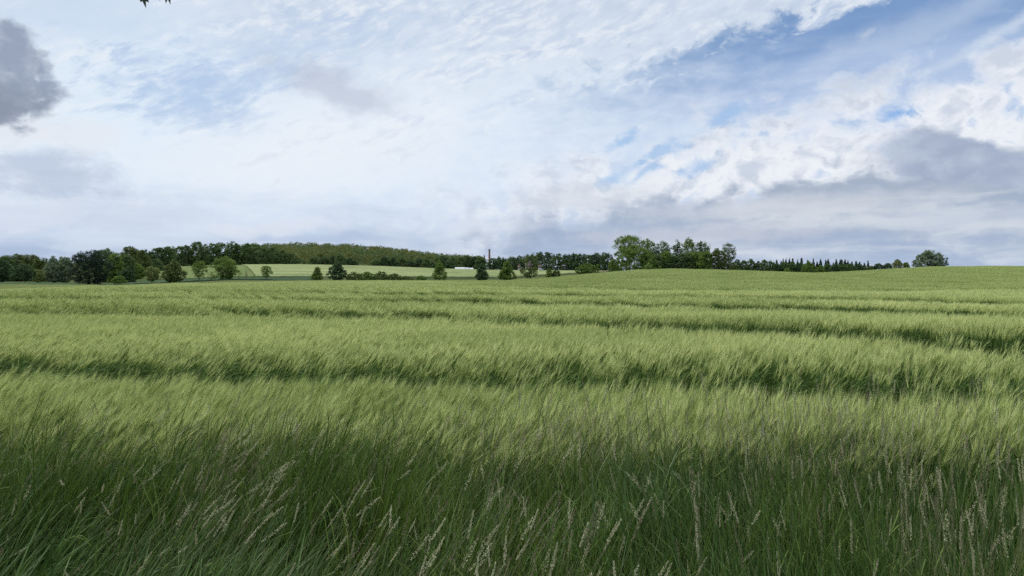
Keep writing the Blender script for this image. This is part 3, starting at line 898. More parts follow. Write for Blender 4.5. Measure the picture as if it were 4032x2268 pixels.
HEDGE = 'bushes of the brownish hedge'
bush('brownish bush touching the dome-topped tree, left end of hedge', 1396, YT + 2, 1072, 74, 'brown', group=HEDGE)
bush('greenest bush of the brownish hedge', 1448, YT + 1, 1070, 76, 'mid', group=HEDGE)
bush('tallest brownish bush in the middle of the hedge', 1500, YT + 2, 1069, 70, 'brown', group=HEDGE)
bush('olive bush right of the hedge\'s tallest bush', 1552, YT + 2, 1077, 74, 'brown', group=HEDGE)
bush('lowest brownish bush tapering off at the hedge\'s right end', 1600, YT + 2, 1088, 74, 'brown', group=HEDGE)
bush('small arching bush alone between hedge and bright cone tree', 1658, YT, 1086, 52, 'mid', gap=0.25)
bush('round green half of the little bush pair on the field crest', 2164, YT - 6, 1059, 38, 'mid')
bush('brown twiggy half of the little bush pair on the field crest', 2190, YT - 6, 1063, 40, 'brown', gap=0.3)
bush('wide green bush left of the grove on the rise', 2312, 190, 1037, 104, 'mid', lobes=((3.0, 1.9, 0.9, 10),), dens=1.3)

# the grove on the rise
GROVE = 'trees of the grove on the rise'
tree('tall_tree', 'tallest grove tree with lacy open crown at the left edge', 'tree', 2474, 205, 926, 128, 'mid', 'vase', z_crown=0.42, gap=0.20, dens=1.1, limbs=26, stems=2, spread=0.8, fork=0.35, group=GROVE, rad=0.22, rough=0.4, lobes=((-3.2, 7.0, 0.8, 6), (-2.6, 8.4, 1.0, 8)))
tree('dense_tree', 'dense dark green tree filling the left front of the grove', 'tree', 2500, 197, 966, 205, 'mid', 'dome', z_crown=0.0, dens=1.8, limbs=16, group=GROVE, lobes=((-3.6, 1.8, 1.7, 16), (3.9, 1.8, 1.6, 14)))
tree('airy_tree', 'loose grove tree leaning right behind the dense front tree', 'tree', 2553, 206, 944, 62, 'mid', 'vase', z_crown=0.35, gap=0.19, limbs=16, fork=0.3, group=GROVE)
tree('round_tree', 'dull green grove tree with a rounded top left of the sky gap', 'tree', 2610, 205, 954, 88, 'wood', 'column', z_crown=0.0, gap=0.11, dens=1.3, limbs=16, group=GROVE)
tree('thin_tree', 'thin grove tree with gaps of sky between its clumps', 'tree', 2668, 208, 948, 44, 'wood', 'vase', z_crown=0.2, gap=0.23, limbs=16, group=GROVE, rough=0.5)
tree('tall_tree', 'tall bright-topped grove tree right of the sky gap', 'tree', 2712, 206, 941, 66, 'mid', 'column', z_crown=0.15, gap=0.16, dens=1.2, limbs=16, group=GROVE)
tree('low_tree', 'dark low tree under the sky gap in the grove', 'tree', 2655, 200, 1012, 120, 'dark', 'dome', z_crown=0.0, dens=1.3, group=GROVE)
tree('round_tree', 'dull grove tree carrying bare twigs above its crown', 'tree', 2765, 206, 956, 82, 'wood', 'column', z_crown=0.0, gap=0.14, dens=1.3, limbs=22, group=GROVE)
tree('dead_tree', 'bare grey branches sticking up behind the grove', 'tree', 2778, 210, 944, 80, 'brown', 'vase', z_crown=0.55, crown=False, limbs=20, twig=6, bark=M_PALEBARK, rad=0.13, group=GROVE)
tree('front_tree', 'rounded green tree in front of the grove\'s bare branches', 'tree', 2778, 196, 991, 70, 'mid', 'column', z_crown=0.0, dens=1.2, group=GROVE)
tree('front_tree', 'yellow-green rounded tree at the grove\'s right front', 'tree', 2828, 196, 984, 74, 'brown', 'column', z_crown=0.0, dens=1.2, group=GROVE, lobes=((0.6, 2.6, 2.0, 12),))
tree('twiggy_tree', 'half dead grove tree with bare twigs at the right end', 'tree', 2868, 204, 960, 66, 'wood', 'round', z_crown=0.3, gap=0.24, dens=0.75, limbs=26, twig=6, bark=M_PALEBARK, rad=0.13, group=GROVE)
for x_, t_, w_, m_, l_ in ((2565, 1002, 100, 'wood', 'dark undergrowth tree filling the grove between dense left tree and sky gap'), (2625, 1000, 90, 'mid', 'leafy undergrowth tree left of the grove\'s sky gap'),
                       (2700, 1006, 110, 'wood', 'dark undergrowth tree right of the grove\'s sky gap'), (2742, 998, 90, 'mid', 'leafy undergrowth tree beneath the grove\'s tall bright-topped tree')):
    tree('undergrowth_tree', l_, 'tree', x_, 201, t_ - 8, w_ * 1.2, m_, 'dome', z_crown=0.0, dens=1.4, group=GROVE)
bush('low dull bush at the grove\'s right foot', 2880, 196, 1030, 68, 'brown')
bush('small bright bush at the foot of the grove', 2554, 186, 1038, 40, 'bright')
bush('low dark bush at the grove\'s left foot', 2416, 192, 1022, 50, 'mid')
bush('broad two-lobed bush in the dip right of the grove', 3185, 172, 1034, 66, 'mid', dens=1.2)
bush('lower right lobe bush joined to the broad dip bush', 3231, 172, 1045, 46, 'mid')
bush('tiny bush poking over the crest left of the dip bush', 3100, 176, 1056, 34, 'mid')
tree('lone_tree', 'lone broad tree on the right skyline', 'tree', 3655, 195, 986, 128, 'grey', 'dome', z_crown=0.0, dens=1.7, limbs=16, stems=2, spread=0.5, lobes=((2.2, 2.2, 1.4, 10),))
tree('side_tree', 'smaller sparse dark tree touching the lone skyline tree\'s right', 'tree', 3712, 196, 1006, 48, 'dark', 'round', z_crown=0.02, gap=0.4, dens=0.8, limbs=12)
bush('pale yellow-green bush left of the lone skyline tree', 3534, 200, 1022, 46, 'yellow', 'drop')
bush('low bush between pale bush and lone skyline tree', 3568, 200, 1033, 34, 'mid', gap=0.25)
tree('low_tree', 'low dark tree left of the pale bush, longer half of two', 'tree', 3458, 230, 1037, 50, 'dark', 'dome', z_crown=0.1)
tree('low_tree', 'low dark tree touching the pale yellow-green bush', 'tree', 3494, 230, 1037, 46, 'dark', 'dome', z_crown=0.1)
bush('faint low bush at the left end of the right skyline trees', 3432, 235, 1048, 44, 'brown')

# left group in front of the wood
LEFT = 'trees of the left group'
for px, top, w, m, shp, Y, lab in (
        (4, 1022, 80, 'dark', 'round', 250, 'dark green tree cut off by the left picture edge'),
        (30, 1007, 78, 'wood', 'column', 275, 'dull tree rising second from the left picture edge'),
        (70, 1003, 80, 'brown', 'column', 280, 'brownish tree behind the low wide twin-trunk tree'),
        (118, 1005, 84, 'brown', 'column', 278, 'brownest tree, right of the twin-trunk tree\'s top'),
        (160, 1016, 66, 'brown', 'column', 270, 'rounded brown-green tree ending the far left group'),
        (150, 1062, 44, 'yellow', 'round', 240, 'low yellow-green shrub between twin-trunk tree and grey willows'),
        (207, 1012, 76, 'grey', 'drop', 245, 'pale grey-green feathery willow, left one of two'),
        (256, 1015, 76, 'grey', 'column', 248, 'pale grey-green willow touching the blackish round tree'),
        (405, 984, 96, 'wood', 'column', 250, 'tall green tree peeping over the blackish round tree'),
        (452, 1002, 74, 'mid', 'column', 235, 'green tree just right of the blackish round tree'),
        (493, 1005, 76, 'wood', 'column', 255, 'medium green tree stepping up behind the dark shrub'),
        (512, 978, 88, 'brown', 'column', 290, 'tall olive tree, peak of the left group'),
        (556, 986, 70, 'brown', 'column', 300, 'olive tree between the left group\'s peak and the wood'),
        (500, 1056, 70, 'dark', 'dome', 225, 'dark shrub under the medium green tree of the left group'),
        (541, 1037, 66, 'mid', 'drop', 265, 'bright leafy shrub at the right foot of the left group'),
        (470, 1085, 56, 'mid', 'dome', 220, 'low shrub at the foot of the green tree beside the blackish one'),
        (610, 1020, 76, 'wood', 'dome', 330, 'low green bush before the left end of the dark wood')):
    tree('tree' if 'shrub' not in lab and 'bush' not in lab else 'shrub', lab, 'tree' if 'shrub' not in lab and 'bush' not in lab else 'bush', px, Y, top, w * 1.12, m, shp, z_crown=0.0, dens=1.25, group=LEFT, limbs=8)

ORD = ['first', 'second', 'third', 'fourth', 'fifth', 'sixth', 'seventh', 'eighth', 'ninth', 'tenth', 'eleventh', 'twelfth', 'thirteenth', 'fourteenth',
       'fifteenth', 'sixteenth', 'seventeenth', 'eighteenth', 'nineteenth', 'twentieth'] + ['twenty-' + s for s in ('first', 'second', 'third', 'fourth', 'fifth', 'sixth', 'seventh', 'eighth', 'ninth')] + ['thirtieth'] + ['thirty-' + s for s in ('first', 'second', 'third', 'fourth', 'fifth', 'sixth', 'seventh', 'eighth', 'ninth')]
rr_ = np.random.default_rng(5)
# dark wood edge along the top of the far field
wx, wt_ = tab([(570, 988), (640, 968), (700, 970), (775, 956), (850, 964), (900, 957), (1000, 968), (1060, 972), (1110, 984), (1150, 1004), (1185, 1024)])
xs = np.linspace(578, 1172, 19)
for i, x in enumerate(xs):
    tree('wood_tree', '%s tree from the left in the dark wood edge above the far field' % ORD[i], 'tree', x + rr_.normal(0, 4), 432 + rr_.uniform(-3, 14) + (10 if i % 2 else 0),
         float(np.interp(x, wx, wt_)) + rr_.uniform(-5, 7), rr_.uniform(60, 78), 'wood', 'column', z_crown=0.0, dens=1.0, depth=1.1, group='trees of the dark wood edge', limbs=4)
# dark clumps at the foot of the wooded hill
foot = [(1238, 1010, 48), (1275, 1012, 44), (1312, 1006, 46), (1340, 1002, 44), (1375, 1017, 40), (1396, 1026, 30), (1482, 1022, 44), (1512, 1013, 44), (1548, 1015, 48), (1584, 1016, 46),
        (1618, 1026, 36), (1650, 1018, 42), (1680, 1020, 40), (1772, 1030, 46), (1700, 1030, 44)]
for i, (x, tp, w) in enumerate(foot):
    tree('foot_tree', '%s dark tree counted rightward along the foot of the wooded hill' % ORD[i], 'tree', x, 436 + rr_.uniform(0, 8), tp, w * 1.35, 'dark' if i % 3 else 'wood', 'dome', z_crown=0.0,
         group='dark trees at the foot of the wooded hill', limbs=3)
# tree line behind the far field, centre
cl = [(1722, 1012), (1752, 1009), (1782, 1013), (1812, 1011), (1838, 1008), (1864, 1011), (1890, 1014), (1940, 1017), (1962, 1014), (1988, 1015), (2016, 1011), (2044, 1009), (2072, 1008), (2100, 1010), (2124, 998),
      (2160, 993), (2196, 999), (2230, 998), (2258, 1000), (2284, 998), (2312, 1003), (2338, 1002), (2364, 996), (2392, 996)]
for i, (x, tp) in enumerate(cl):
    tree('line_tree', '%s broad-leaved tree from the left in the tree line around the chimney' % ORD[i], 'tree', x, 470 + rr_.uniform(-12, 22), tp + rr_.uniform(-1, 4), rr_.uniform(52, 68), ('wood', 'dark', 'wood', 'brown' if i < 5 else 'dark')[i % 4], 'column',
         z_crown=0.0, group='broad-leaved trees of the tree line around the chimney', limbs=4, rough=0.35)


def spruce(label, px, Y, top, width, group=None):
    seed_n[0] += 1; r = np.random.default_rng(seed_n[0])
    x = world_at(px, Y); z = float(ground_z(x, Y)); h = EYE + (HY - top) * K * Y - z; w = width * K * Y
    root = obj('spruce', None, None, (x, Y, z)); tag(root, label, 'tree', group)
    b = MB(); Q, vals = [], []
    nl = 15
    for k in range(nl):
        t = 0.08 + 0.90 * k / (nl - 1); rad = w / 2 * 1.25 * (1.04 - t) ** 0.8 * r.uniform(0.75, 1.15) + 0.12
        for j in range(13):
            a = r.random() * 6.283; d = np.array([math.cos(a), math.sin(a), 0]); s = np.array([-d[1], d[0], 0])
            L_ = rad * r.uniform(0.6, 1.1); hw = 0.30 * L_ + 0.22
            o = np.array([0, 0, h * t + r.normal(0, 0.02) * h]); e = o + d * L_ - np.array([0, 0, L_ * 0.42])
            m = o + d * L_ * 0.55 + np.array([0, 0, -L_ * 0.12])
            Q.append([o, m + s * hw, e, m - s * hw]); vals.append(r.random())
            Q.append([o, m + s * hw * 0.3 + [0, 0, -hw], e, m - s * hw * 0.3 + [0, 0, hw * .4]]); vals.append(r.random())
    b.quads(Q, 0, vals)
    tb = MB(); tb.tube([(0, 0, -0.3), (0, 0, h * 0.5), (0, 0, h * 0.99)], [h * 0.022, h * 0.014, 0.03], 6)
    obj('trunk', tb.mesh('trunk', [M_BARK], True), root); obj('crown', b.mesh('crown', [LEAF['spruce']]), root)


spruce('pointed spruce just left of the brick chimney', 1907, 478, 1004, 22)
spruce('pointed spruce a little right of the brick chimney', 1965, 478, 1007, 24)
spruce('lone pointed spruce in the tree line left of the grove', 2258, 468, 994, 22)
xs = np.concatenate([np.linspace(3048, 3405, 29)])
for i, x in enumerate(xs):
    tp = float(np.interp(x, [3040, 3150, 3250, 3340, 3410], [1016, 1017, 1019, 1020, 1027])) + rr_.choice([0, 2, 4, 7, 10, 15]) + rr_.uniform(-2, 2)
    spruce('%s spruce from the left in the spiky wood right of the grove' % ORD[i], x + rr_.uniform(-6, 6), 455 + rr_.uniform(0, 20), tp, rr_.uniform(22, 38), 'spruces of the spiky wood right of the grove')
spruce('slim spruce standing apart at the spiky wood\'s right end', 3418, 455, 1026, 18)
dl = [(2905, 1022), (2930, 1026), (2958, 1022), (2984, 1030), (3010, 1025), (3034, 1027), (3060, 1038), (3088, 1034), (3116, 1032), (3144, 1036), (3172, 1040), (3258, 1040), (3286, 1040), (3316, 1039), (3346, 1038), (3374, 1041), (3400, 1046)]
for i, (x, tp) in enumerate(dl):
    tree('line_tree', '%s broad-leaved tree from the left in the wood right of the grove' % ORD[i], 'tree', x, 435 + rr_.uniform(0, 12), tp, rr_.uniform(48, 62), 'wood' if i % 3 else 'dark', 'dome',
         z_crown=0.0, group='broad-leaved trees of the wood right of the grove', limbs=3)

# wooded hill: one far mass of crowns
r = np.random.default_rng(77)
b = MB()
for k in range(900):
    Y = r.uniform(455, 840); px = r.uniform(960, 1900)
    x = world_at(px, Y)
    z = float(ground_z(x, Y)); h = r.uniform(8.5, 12); w = r.uniform(6, 9)
    if px > 1700 and Y < 520: continue
    n = 14
    a = r.random(n) * 6.283; t = r.random(n); pr = np.sqrt(np.clip(1 - (t * 0.97) ** 2, 0, 1)) * w / 2
    C = np.stack([x + np.cos(a) * pr, Y + np.sin(a) * pr, z + h * (0.35 + 0.65 * t)], 1)
    ol = float(fbm(x / 60, Y / 50, 15, 3)); m = 0 if ol > 0.46 - 0.08 * math.exp(-((px - 1450) / 180) ** 2) else 1
    tone = np.clip(0.3 + 0.25 * (r.random() - .5) + 0.4 * fbm(x / 40, Y / 40, 19, 2), 0, 1)
    Q = leaf_quads(r, C, 12, 1.6, 0.5)
    b.quads(Q, m, np.clip(tone + r.normal(0, 0.10, len(Q)), 0, 1))
tag(obj('wooded_hill', b.mesh('wooded_hill', [LEAF['olive'], LEAF['wood']])), 'olive brown wood covering the low hill behind the far field', 'wood', None, 'stuff')

# ------------------------------------------------------------------ far fields: sheets of crop on the far slope
def crop_sheet(name, label, px0, px1, Ya, Yb, mat, hgt, nx, ny, rows=0.3):
    """px0, px1: functions of the distance share t giving left and right edge columns"""
    t = np.linspace(0, 1, ny); s = np.linspace(0, 1, nx)
    Y = (Ya + (Yb - Ya) * t)[:, None] * np.ones((1, nx))
    p0 = np.array([px0(q) for q in t])[:, None]; p1 = np.array([px1(q) for q in t])[:, None]
    px = p0 + (p1 - p0) * s[None, :]
    X = (px - 2016) * K * Y
    gz = ground_z(X, Y)
    Z = gz + hgt + rows * 0.5 * (fbm(X / 9, Y / 1.6, 71, 3) - 0.5) - rows * 3.2 * sstep((vnoise(X / 60, (Y + X * 0.06) / 5.0, 73) - 0.60) / 0.10) + 0.15 * (vnoise(X / 0.9, Y / 0.9, 75) - 0.5)
    i = np.arange(nx * ny).reshape(ny, nx)
    F = np.stack([i[:-1, :-1], i[:-1, 1:], i[1:, 1:], i[1:, :-1]], -1).reshape(-1, 4)
    b = MB(); b.add(np.stack([X, Y, Z], -1), F)
    edge = np.concatenate([i[0], i[1:, -1], i[-1, -2::-1], i[-2:0:-1, 0]])
    V = np.stack([X, Y, Z], -1).reshape(-1, 3); G_ = np.stack([X, Y, gz - 0.3], -1).reshape(-1, 3)
    e2 = np.roll(edge, -1)
    b.quads(np.stack([V[edge], G_[edge], G_[e2], V[e2]], 1))
    return tag(obj(name, b.mesh(name, [mat], False)), label, 'field', None, 'stuff')


def field_col(c0, c1, c2):
    def f(gg):
        t = gg.node('ShaderNodeTexCoord'); sp_ = gg.node('ShaderNodeSeparateXYZ'); gg.nt.links.new(t.outputs['Object'], sp_.inputs[0])
        x, y = E(gg, sp_.outputs[0]), E(gg, sp_.outputs[1])
        n = gg.noise(gg.vec(x * 0.02, y * 0.22), 1.0, 6, 0.65); n2 = gg.noise(t.outputs['Object'], 0.8, 4, 0.7)
        a = gg.mix(n.step(0.32, 0.68), (*c0, 1), (*c1, 1))
        return gg.mix(n2.step(0.4, 0.75) * 0.45, a, (*c2, 1))
    return f


M_FAR = material('far_barley_heads', field_col((0.145, 0.180, 0.082), (0.270, 0.300, 0.150), (0.110, 0.145, 0.060)), 1.0, 0.0, 0.0)
M_MID = material('far_pasture', field_col((0.10, 0.135, 0.055), (0.155, 0.185, 0.08), (0.08, 0.115, 0.04)), 1.0, 0.0, 0.0)
M_LUSH = material('lush_meadow', field_col((0.095, 0.118, 0.044), (0.140, 0.160, 0.062), (0.075, 0.10, 0.035)), 1.0, 0.0, 0.0)
M_TAN = material('pale_ripe_crop', field_col((0.30, 0.275, 0.17), (0.38, 0.35, 0.22), (0.25, 0.245, 0.14)), 1.0, 0.0, 0.0)
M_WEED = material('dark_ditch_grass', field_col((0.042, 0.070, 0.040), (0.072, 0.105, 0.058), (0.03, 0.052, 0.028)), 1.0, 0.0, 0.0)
crop_sheet('far_barley', 'pale barley field on the far slope below the dark wood', lambda t: 1010 - 60 * t, lambda t: 2330 - 60 * t, 232, 419, M_FAR, 0.7, 420, 260)
crop_sheet('far_pasture', 'duller green field at the left of the far slope', lambda t: 600 + 30 * t, lambda t: 1004 - 60 * t, 240, 418, M_MID, 0.35, 160, 160, 0.12)
crop_sheet('pale_strip', 'pale beige strip of ripe crop between the little bushes and the grove', lambda t: 2120, lambda t: 2420, 250, 330, M_TAN, 0.62, 120, 80, 0.15)
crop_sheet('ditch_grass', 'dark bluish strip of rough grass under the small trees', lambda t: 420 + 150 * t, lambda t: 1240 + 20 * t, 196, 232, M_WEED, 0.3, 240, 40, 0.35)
crop_sheet('near_meadow', 'small brighter green field at the far left behind the barley', lambda t: -150, lambda t: 420 - 40 * t, 125, 168, M_LUSH, 0.4, 90, 40, 0.15)
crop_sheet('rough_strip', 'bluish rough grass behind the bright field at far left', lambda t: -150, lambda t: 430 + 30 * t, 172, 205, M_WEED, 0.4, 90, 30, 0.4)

# ------------------------------------------------------------------ chimney, tunnels, houses
M_BRICK = material('chimney_brick', lambda gg: gg.mix(gg.noise(gg.node('ShaderNodeTexCoord').outputs['Object'], 1.2, 4, dims='3D').step(0.3, 0.7), (0.17, 0.105, 0.075, 1), (0.26, 0.165, 0.115, 1)), 0.9, 0, 0.1)
M_SOOT = material('sooty_brick', lambda gg: (0.10, 0.075, 0.065, 1), 0.9, 0, 0.1)
M_WHITE = material('white_film', lambda gg: (0.52, 0.54, 0.56, 1), 0.45, 0, 0.4)
M_WALL = material('white_render', lambda gg: gg.mix(gg.noise(gg.node('ShaderNodeTexCoord').outputs['Object'], 0.7, 3, dims='3D').step(0.3, 0.7), (0.62, 0.61, 0.58, 1), (0.76, 0.75, 0.72, 1)), 0.85, 0, 0.2)
M_ROOF = material('dark_roof', lambda gg: (0.075, 0.06, 0.055, 1), 0.8, 0, 0.2)
M_GLASS = material('dark_window', lambda gg: (0.03, 0.035, 0.04, 1), 0.15, 0, 0.5)
M_STEEL = material('grey_steel', lambda gg: (0.35, 0.36, 0.37, 1), 0.5, 0, 0.4)


def lathe(b, prof, n=20, mat=0):
    rings = []
    t = np.arange(n) / n * 2 * math.pi
    for rr2, z in prof: rings.append(np.stack([rr2 * np.cos(t), rr2 * np.sin(t), np.full(n, z)], 1))
    V = np.concatenate(rings); F = []
    for i in range(len(prof) - 1):
        for j in range(n): F.append((i * n + j, i * n + (j + 1) % n, (i + 1) * n + (j + 1) % n, (i + 1) * n + j))
    b.add(V, F, mat)


Yc = 520.0; x = world_at(1927, Yc); z = float(ground_z(x, Yc))
ht = EYE + (HY - 981) * K * Yc - z
root = tag(obj('brick_chimney', None, None, (x, Yc, z)), 'tall slender brick factory chimney rising above the tree line', 'chimney')
b = MB(); lathe(b, [(0.80, 0.0), (0.72, ht * 0.45), (0.60, ht * 0.94)]); obj('shaft', b.mesh('shaft', [M_BRICK], True), root)
b = MB(); lathe(b, [(0.60, ht * 0.94), (0.70, ht * 0.945), (0.70, ht * 0.96), (0.62, ht * 0.965), (0.60, ht * 0.99), (0.66, ht * 0.992), (0.66, ht), (0.42, ht), (0.42, ht * 0.95)]); obj('rim', b.mesh('rim', [M_SOOT], False), root)
b = MB(); b.box((0, 0, 0.75), (2.2, 2.2, 2.3)); b.box((0, 0, 1.98), (1.9, 1.9, 0.16)); obj('plinth', b.mesh('plinth', [M_BRICK]), root)


def tunnel(px0, px1, Y, top, label):
    xa, xb = world_at(px0, Y), world_at(px1, Y); L_ = xb - xa; z = float(ground_z((xa + xb) / 2, Y)) - 0.1
    h = EYE + (HY - top) * K * Y - z; w = h * 1.9
    root = tag(obj('polytunnel', None, None, ((xa + xb) / 2, Y, z)), label, 'polytunnel', 'white polytunnels at the far tree line')
    th = np.linspace(0, math.pi, 13); nx = 14; xs_ = np.linspace(-L_ / 2, L_ / 2, nx)
    V = np.array([[x_, -w / 2 * math.cos(a), h * math.sin(a) ** 0.8 * (1 - 0.015 * (i % 2))] for i, x_ in enumerate(xs_) for a in th]); n = len(th); F = []
    for i in range(nx - 1):
        for j in range(n - 1): F.append((i * n + j, (i + 1) * n + j, (i + 1) * n + j + 1, i * n + j + 1))
    b = MB(); b.add(V, F); obj('cover', b.mesh('cover', [M_WHITE], True), root)
    for s in (-1, 1):
        b = MB(); ring = [[s * L_ / 2, -w / 2 * math.cos(a), h * math.sin(a) ** 0.8] for a in th]
        b.add(ring, [list(range(n))]); e = b.mesh('end_wall', [M_WHITE]); ew = obj('end_wall', e, root)
        b = MB(); b.box((s * (L_ / 2 + 0.02), 0, 0.95), (0.03, 1.1, 1.9)); obj('door', b.mesh('door', [M_STEEL]), ew)
    for x_ in xs_[::3]:
        b = MB(); b.tube([(x_, -(w / 2 + 0.03) * math.cos(a), (h + 0.03) * math.sin(a) ** 0.8) for a in th], 0.03, 5); obj('hoop', b.mesh('hoop', [M_STEEL], True), root)


tunnel(1792, 1832, 431, 1052.5, 'longer white polytunnel at the edge of the far field')
tunnel(1833, 1846, 431, 1053.5, 'shortest white polytunnel between two longer ones')
tunnel(1848, 1864, 431, 1054.5, 'white polytunnel at the right end, near the dark cone tree')


def house(px, Y, width, top_eave, label, rz=0.0, depth=6.0, storeys=1):
    x = world_at(px, Y); z = float(ground_z(x, Y)) - 0.05; w = width * K * Y; h = EYE + (HY - top_eave) * K * Y - z
    root = tag(obj('white_house', None, None, (x, Y, z), rz), label, 'house')
    b = MB(); b.box((0, 0, h / 2), (w, depth, h)); rise = depth * 0.36
    for s in (-1, 1):
        b.add([(s * w / 2, -depth / 2, h), (s * w / 2, depth / 2, h), (s * w / 2, 0, h + rise)], [(0, 1, 2) if s > 0 else (1, 0, 2)])
    obj('wall', b.mesh('wall', [M_WALL]), root)
    b = MB(); o = 0.35
    for s in (-1, 1):
        p = np.array([[-w / 2 - o, s * (depth / 2 + o), h - o * 0.72 + 0.02], [w / 2 + o, s * (depth / 2 + o), h - o * 0.72 + 0.02], [w / 2 + o, 0, h + rise + 0.02], [-w / 2 - o, 0, h + rise + 0.02]])
        q = p + [0, 0, 0.14]
        b.add(np.concatenate([p, q]), [(0, 1, 2, 3), (4, 5, 6, 7), (0, 1, 5, 4), (1, 2, 6, 5), (2, 3, 7, 6), (3, 0, 4, 7)])
    rf = obj('roof', b.mesh('roof', [M_ROOF]), root)
    b = MB(); b.box((w * 0.22, 0.4, h + rise + 0.4), (0.5, 0.5, 1.2)); obj('chimney_stack', b.mesh('chimney_stack', [M_BRICK]), rf)
    n = max(1, int(w / 2.2))
    for i in range(n):
        xw = -w / 2 + (i + 0.5) * w / n
        b = MB(); b.box((xw, -depth / 2 - 0.02, h * 0.55), (0.9, 0.06, 1.1)); wn = obj('window', b.mesh('window', [M_GLASS]), root)
        b = MB()
        for dx_, dz_, sx_, sz_ in ((-0.5, 0, 0.1, 1.3), (0.5, 0, 0.1, 1.3), (0, 0.6, 0.9, 0.1), (0, -0.6, 0.9, 0.1)): b.box((xw + dx_, -depth / 2 - 0.04, h * 0.55 + dz_), (sx_, 0.1, sz_))
        obj('frame', b.mesh('frame', [M_WHITE]), wn)


house(2081, 447, 24, 1050, 'white house half hidden behind the tall see-through tree')
house(2125, 447, 9, 1053, 'narrow white house showing right of the tall see-through tree', depth=4.0)
house(2044, 447, 7, 1055, 'tiny white house left of the tall see-through tree', depth=4.0)
x = world_at(1958, 433); z = float(ground_z(x, 433)); root = tag(obj('field_shed', None, None, (x, 433, z)), 'small pale shed with a dark opening at the far field edge', 'shed')
b = MB(); b.box((-0.85, 0, 0.95), (0.5, 1.8, 1.9)); b.box((0.85, 0, 0.95), (0.9, 1.8, 1.9)); b.box((0, 0.8, 0.95), (2.6, 0.12, 1.9)); obj('wall', b.mesh('wall', [M_WALL]), root)
b = MB(); b.box((0.1, 0, 1.98), (3.0, 2.2, 0.14)); obj('roof', b.mesh('roof', [M_ROOF]), root)

# ------------------------------------------------------------------ birds
M_BIRD = material('dark_feather', lambda gg: (0.02, 0.02, 0.024, 1), 0.7, 0, 0.2)


def bird(px, py, Y, label, s=0.16):
    x = world_at(px, Y); z = EYE + (HY - py) * K * Y
    root = tag(obj('bird', None, None, (x, Y, z), 0.6), label, 'bird', 'birds in the sky')
    b = MB(); b.tube([(-s * 0.55, 0, 0), (-s * 0.3, 0, 0.005), (0, 0, 0.01), (s * 0.3, 0, 0.012), (s * 0.45, 0, 0.02), (s * 0.58, 0, 0.012)], [s * 0.03, s * 0.09, s * 0.14, s * 0.11, s * 0.08, s * 0.01], 8)
    obj('body', b.mesh('body', [M_BIRD], True), root)
    for k in (-1, 1):
        b = MB(); b.add([(s * .22, k * s * .08, .01), (s * .1, k * s * .55, s * .22), (-s * .12, k * s * 1.0, s * .12), (-s * .16, k * s * .5, s * .16), (-s * .2, k * s * .08, 0),
                         (s * .22, k * s * .08, .0), (s * .1, k * s * .55, s * .2), (-s * .12, k * s * 1.0, s * .115), (-s * .16, k * s * .5, s * .14), (-s * .2, k * s * .08, -.01)], [(0, 1, 3, 4), (5, 6, 8, 9), (0, 1, 6, 5), (3, 4, 9, 8)])
        b.add([(s * .1, k * s * .55, s * .22), (-s * .12, k * s * 1.0, s * .12), (-s * .16, k * s * .5, s * .16)], [(0, 1, 2)])
        obj('wing', b.mesh('wing', [M_BIRD]), root)
    b = MB(); b.add([(-s * .5, 0, .004), (-s * .9, s * .12, 0), (-s * .9, -s * .12, 0)], [(0, 1, 2)]); obj('tail', b.mesh('tail', [M_BIRD]), root)


bird(3097, 321, 150, 'tiny dark bird high in the right of the sky')
bird(794, 396, 150, 'tiny dark bird in the pale left of the sky', 0.12)

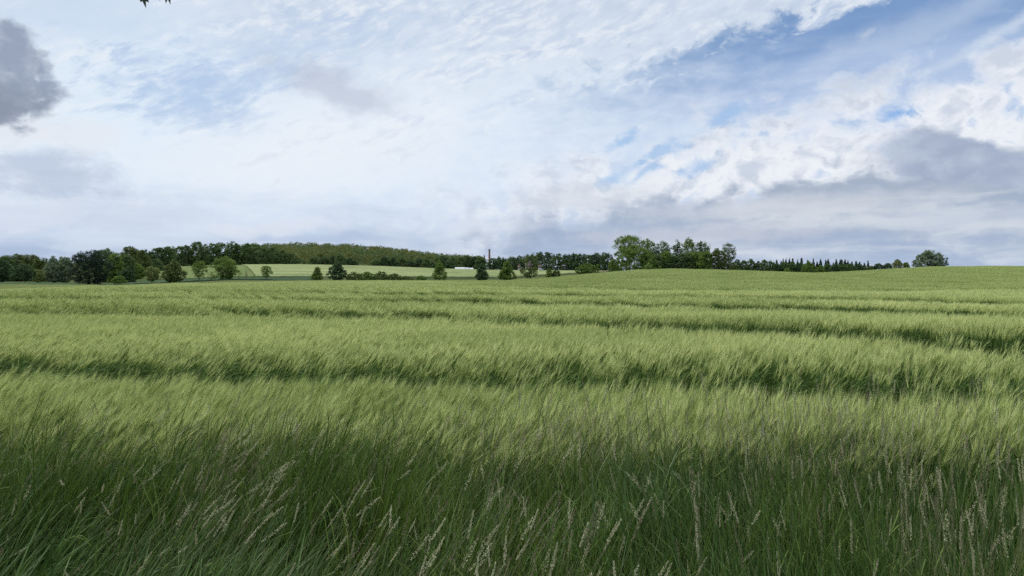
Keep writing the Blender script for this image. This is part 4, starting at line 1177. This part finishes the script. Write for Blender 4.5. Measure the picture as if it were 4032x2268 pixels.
# ------------------------------------------------------------------ leaves of an overhanging maple bough at the top edge
M_MAPLE = leafmat('maple_leaf', (0.018, 0.032, 0.016), (0.035, 0.06, 0.025), 0.12, 0.5, 0.4)
YM = 3.2
bx, bz = world_at(560, YM), EYE + (HY + 60) * K * YM
root = tag(obj('maple_bough', None, None, (bx, YM, bz)), 'dark leaf tips of an overhanging bough at the top edge', 'bough')
b = MB(); b.tube([(-1.2, -1.2, 1.6), (-0.7, -0.6, 0.85), (-0.25, -0.15, 0.42), (0.1, 0, 0.25), (0.45, 0.05, 0.22)], [0.03, 0.02, 0.012, 0.007, 0.003], 7)
obj('twig', b.mesh('twig', [M_BARK], True), root)
LEAF2D = [(0, 0), (.10, .02), (.42, -.06), (.36, .10), (.60, .22), (.42, .26), (.50, .44), (.30, .40), (.16, .34), (.20, .52), (.30, .66), (.18, .66), (.16, .80), (.07, .74), (0, 1.0)]
LEAF2D = LEAF2D + [(-x_, y_) for x_, y_ in LEAF2D[-2:0:-1]]


def maple_leaf(px, py, size, ang, tw, attach):
    """tip of the leaf at (px, py); hangs down; ang tilts it sideways, tw turns it about its axis"""
    tip = np.array([world_at(px, YM) - bx, 0.0, EYE + (HY - py) * K * YM - bz])
    P2 = np.array(LEAF2D) * size
    ax = np.array([math.sin(ang), 0.0, -math.cos(ang)]); sd_ = np.array([math.cos(tw) * math.cos(ang), math.sin(tw), math.cos(tw) * math.sin(ang)])
    nrm = np.cross(ax, sd_)
    base = tip - ax * size
    V = base + P2[:, 0:1] * sd_ + P2[:, 1:2] * ax + nrm * (0.25 * np.abs(P2[:, 0:1]) - 0.6 * (P2[:, 1:2] / size) ** 2 * 0.02)
    n = len(V); V2 = np.concatenate([V + nrm * 0.0004, V - nrm * 0.0004])
    b = MB(); c0 = base + ax * size * 0.36
    V2 = np.concatenate([V2, [c0 + nrm * 0.0005, c0 - nrm * 0.0005]])
    F3 = [(i, (i + 1) % n, 2 * n) for i in range(n)] + [(n + (i + 1) % n, n + i, 2 * n + 1) for i in range(n)]
    b.add(V2, F3, 0, 0.5)
    lf = obj('leaf', b.mesh('leaf', [M_MAPLE]), root)
    b = MB(); b.tube([attach, (base + np.array(attach)) / 2 + [0, 0, 0.01], base], [0.0012, 0.001, 0.0009], 5); obj('leaf_stem', b.mesh('leaf_stem', [M_BARK]), lf)


maple_leaf(580, 27, 0.115, 0.42, 0.9, (0.02, 0, 0.26))
maple_leaf(553, 3, 0.10, -0.15, 0.5, (-0.05, 0, 0.28))
maple_leaf(652, 12, 0.12, -0.1, 0.35, (0.16, 0.02, 0.245))
maple_leaf(672, 13, 0.11, 0.30, 0.5, (0.2, 0.02, 0.24))
maple_leaf(627, 1, 0.10, -0.35, 0.4, (0.1, 0, 0.25))
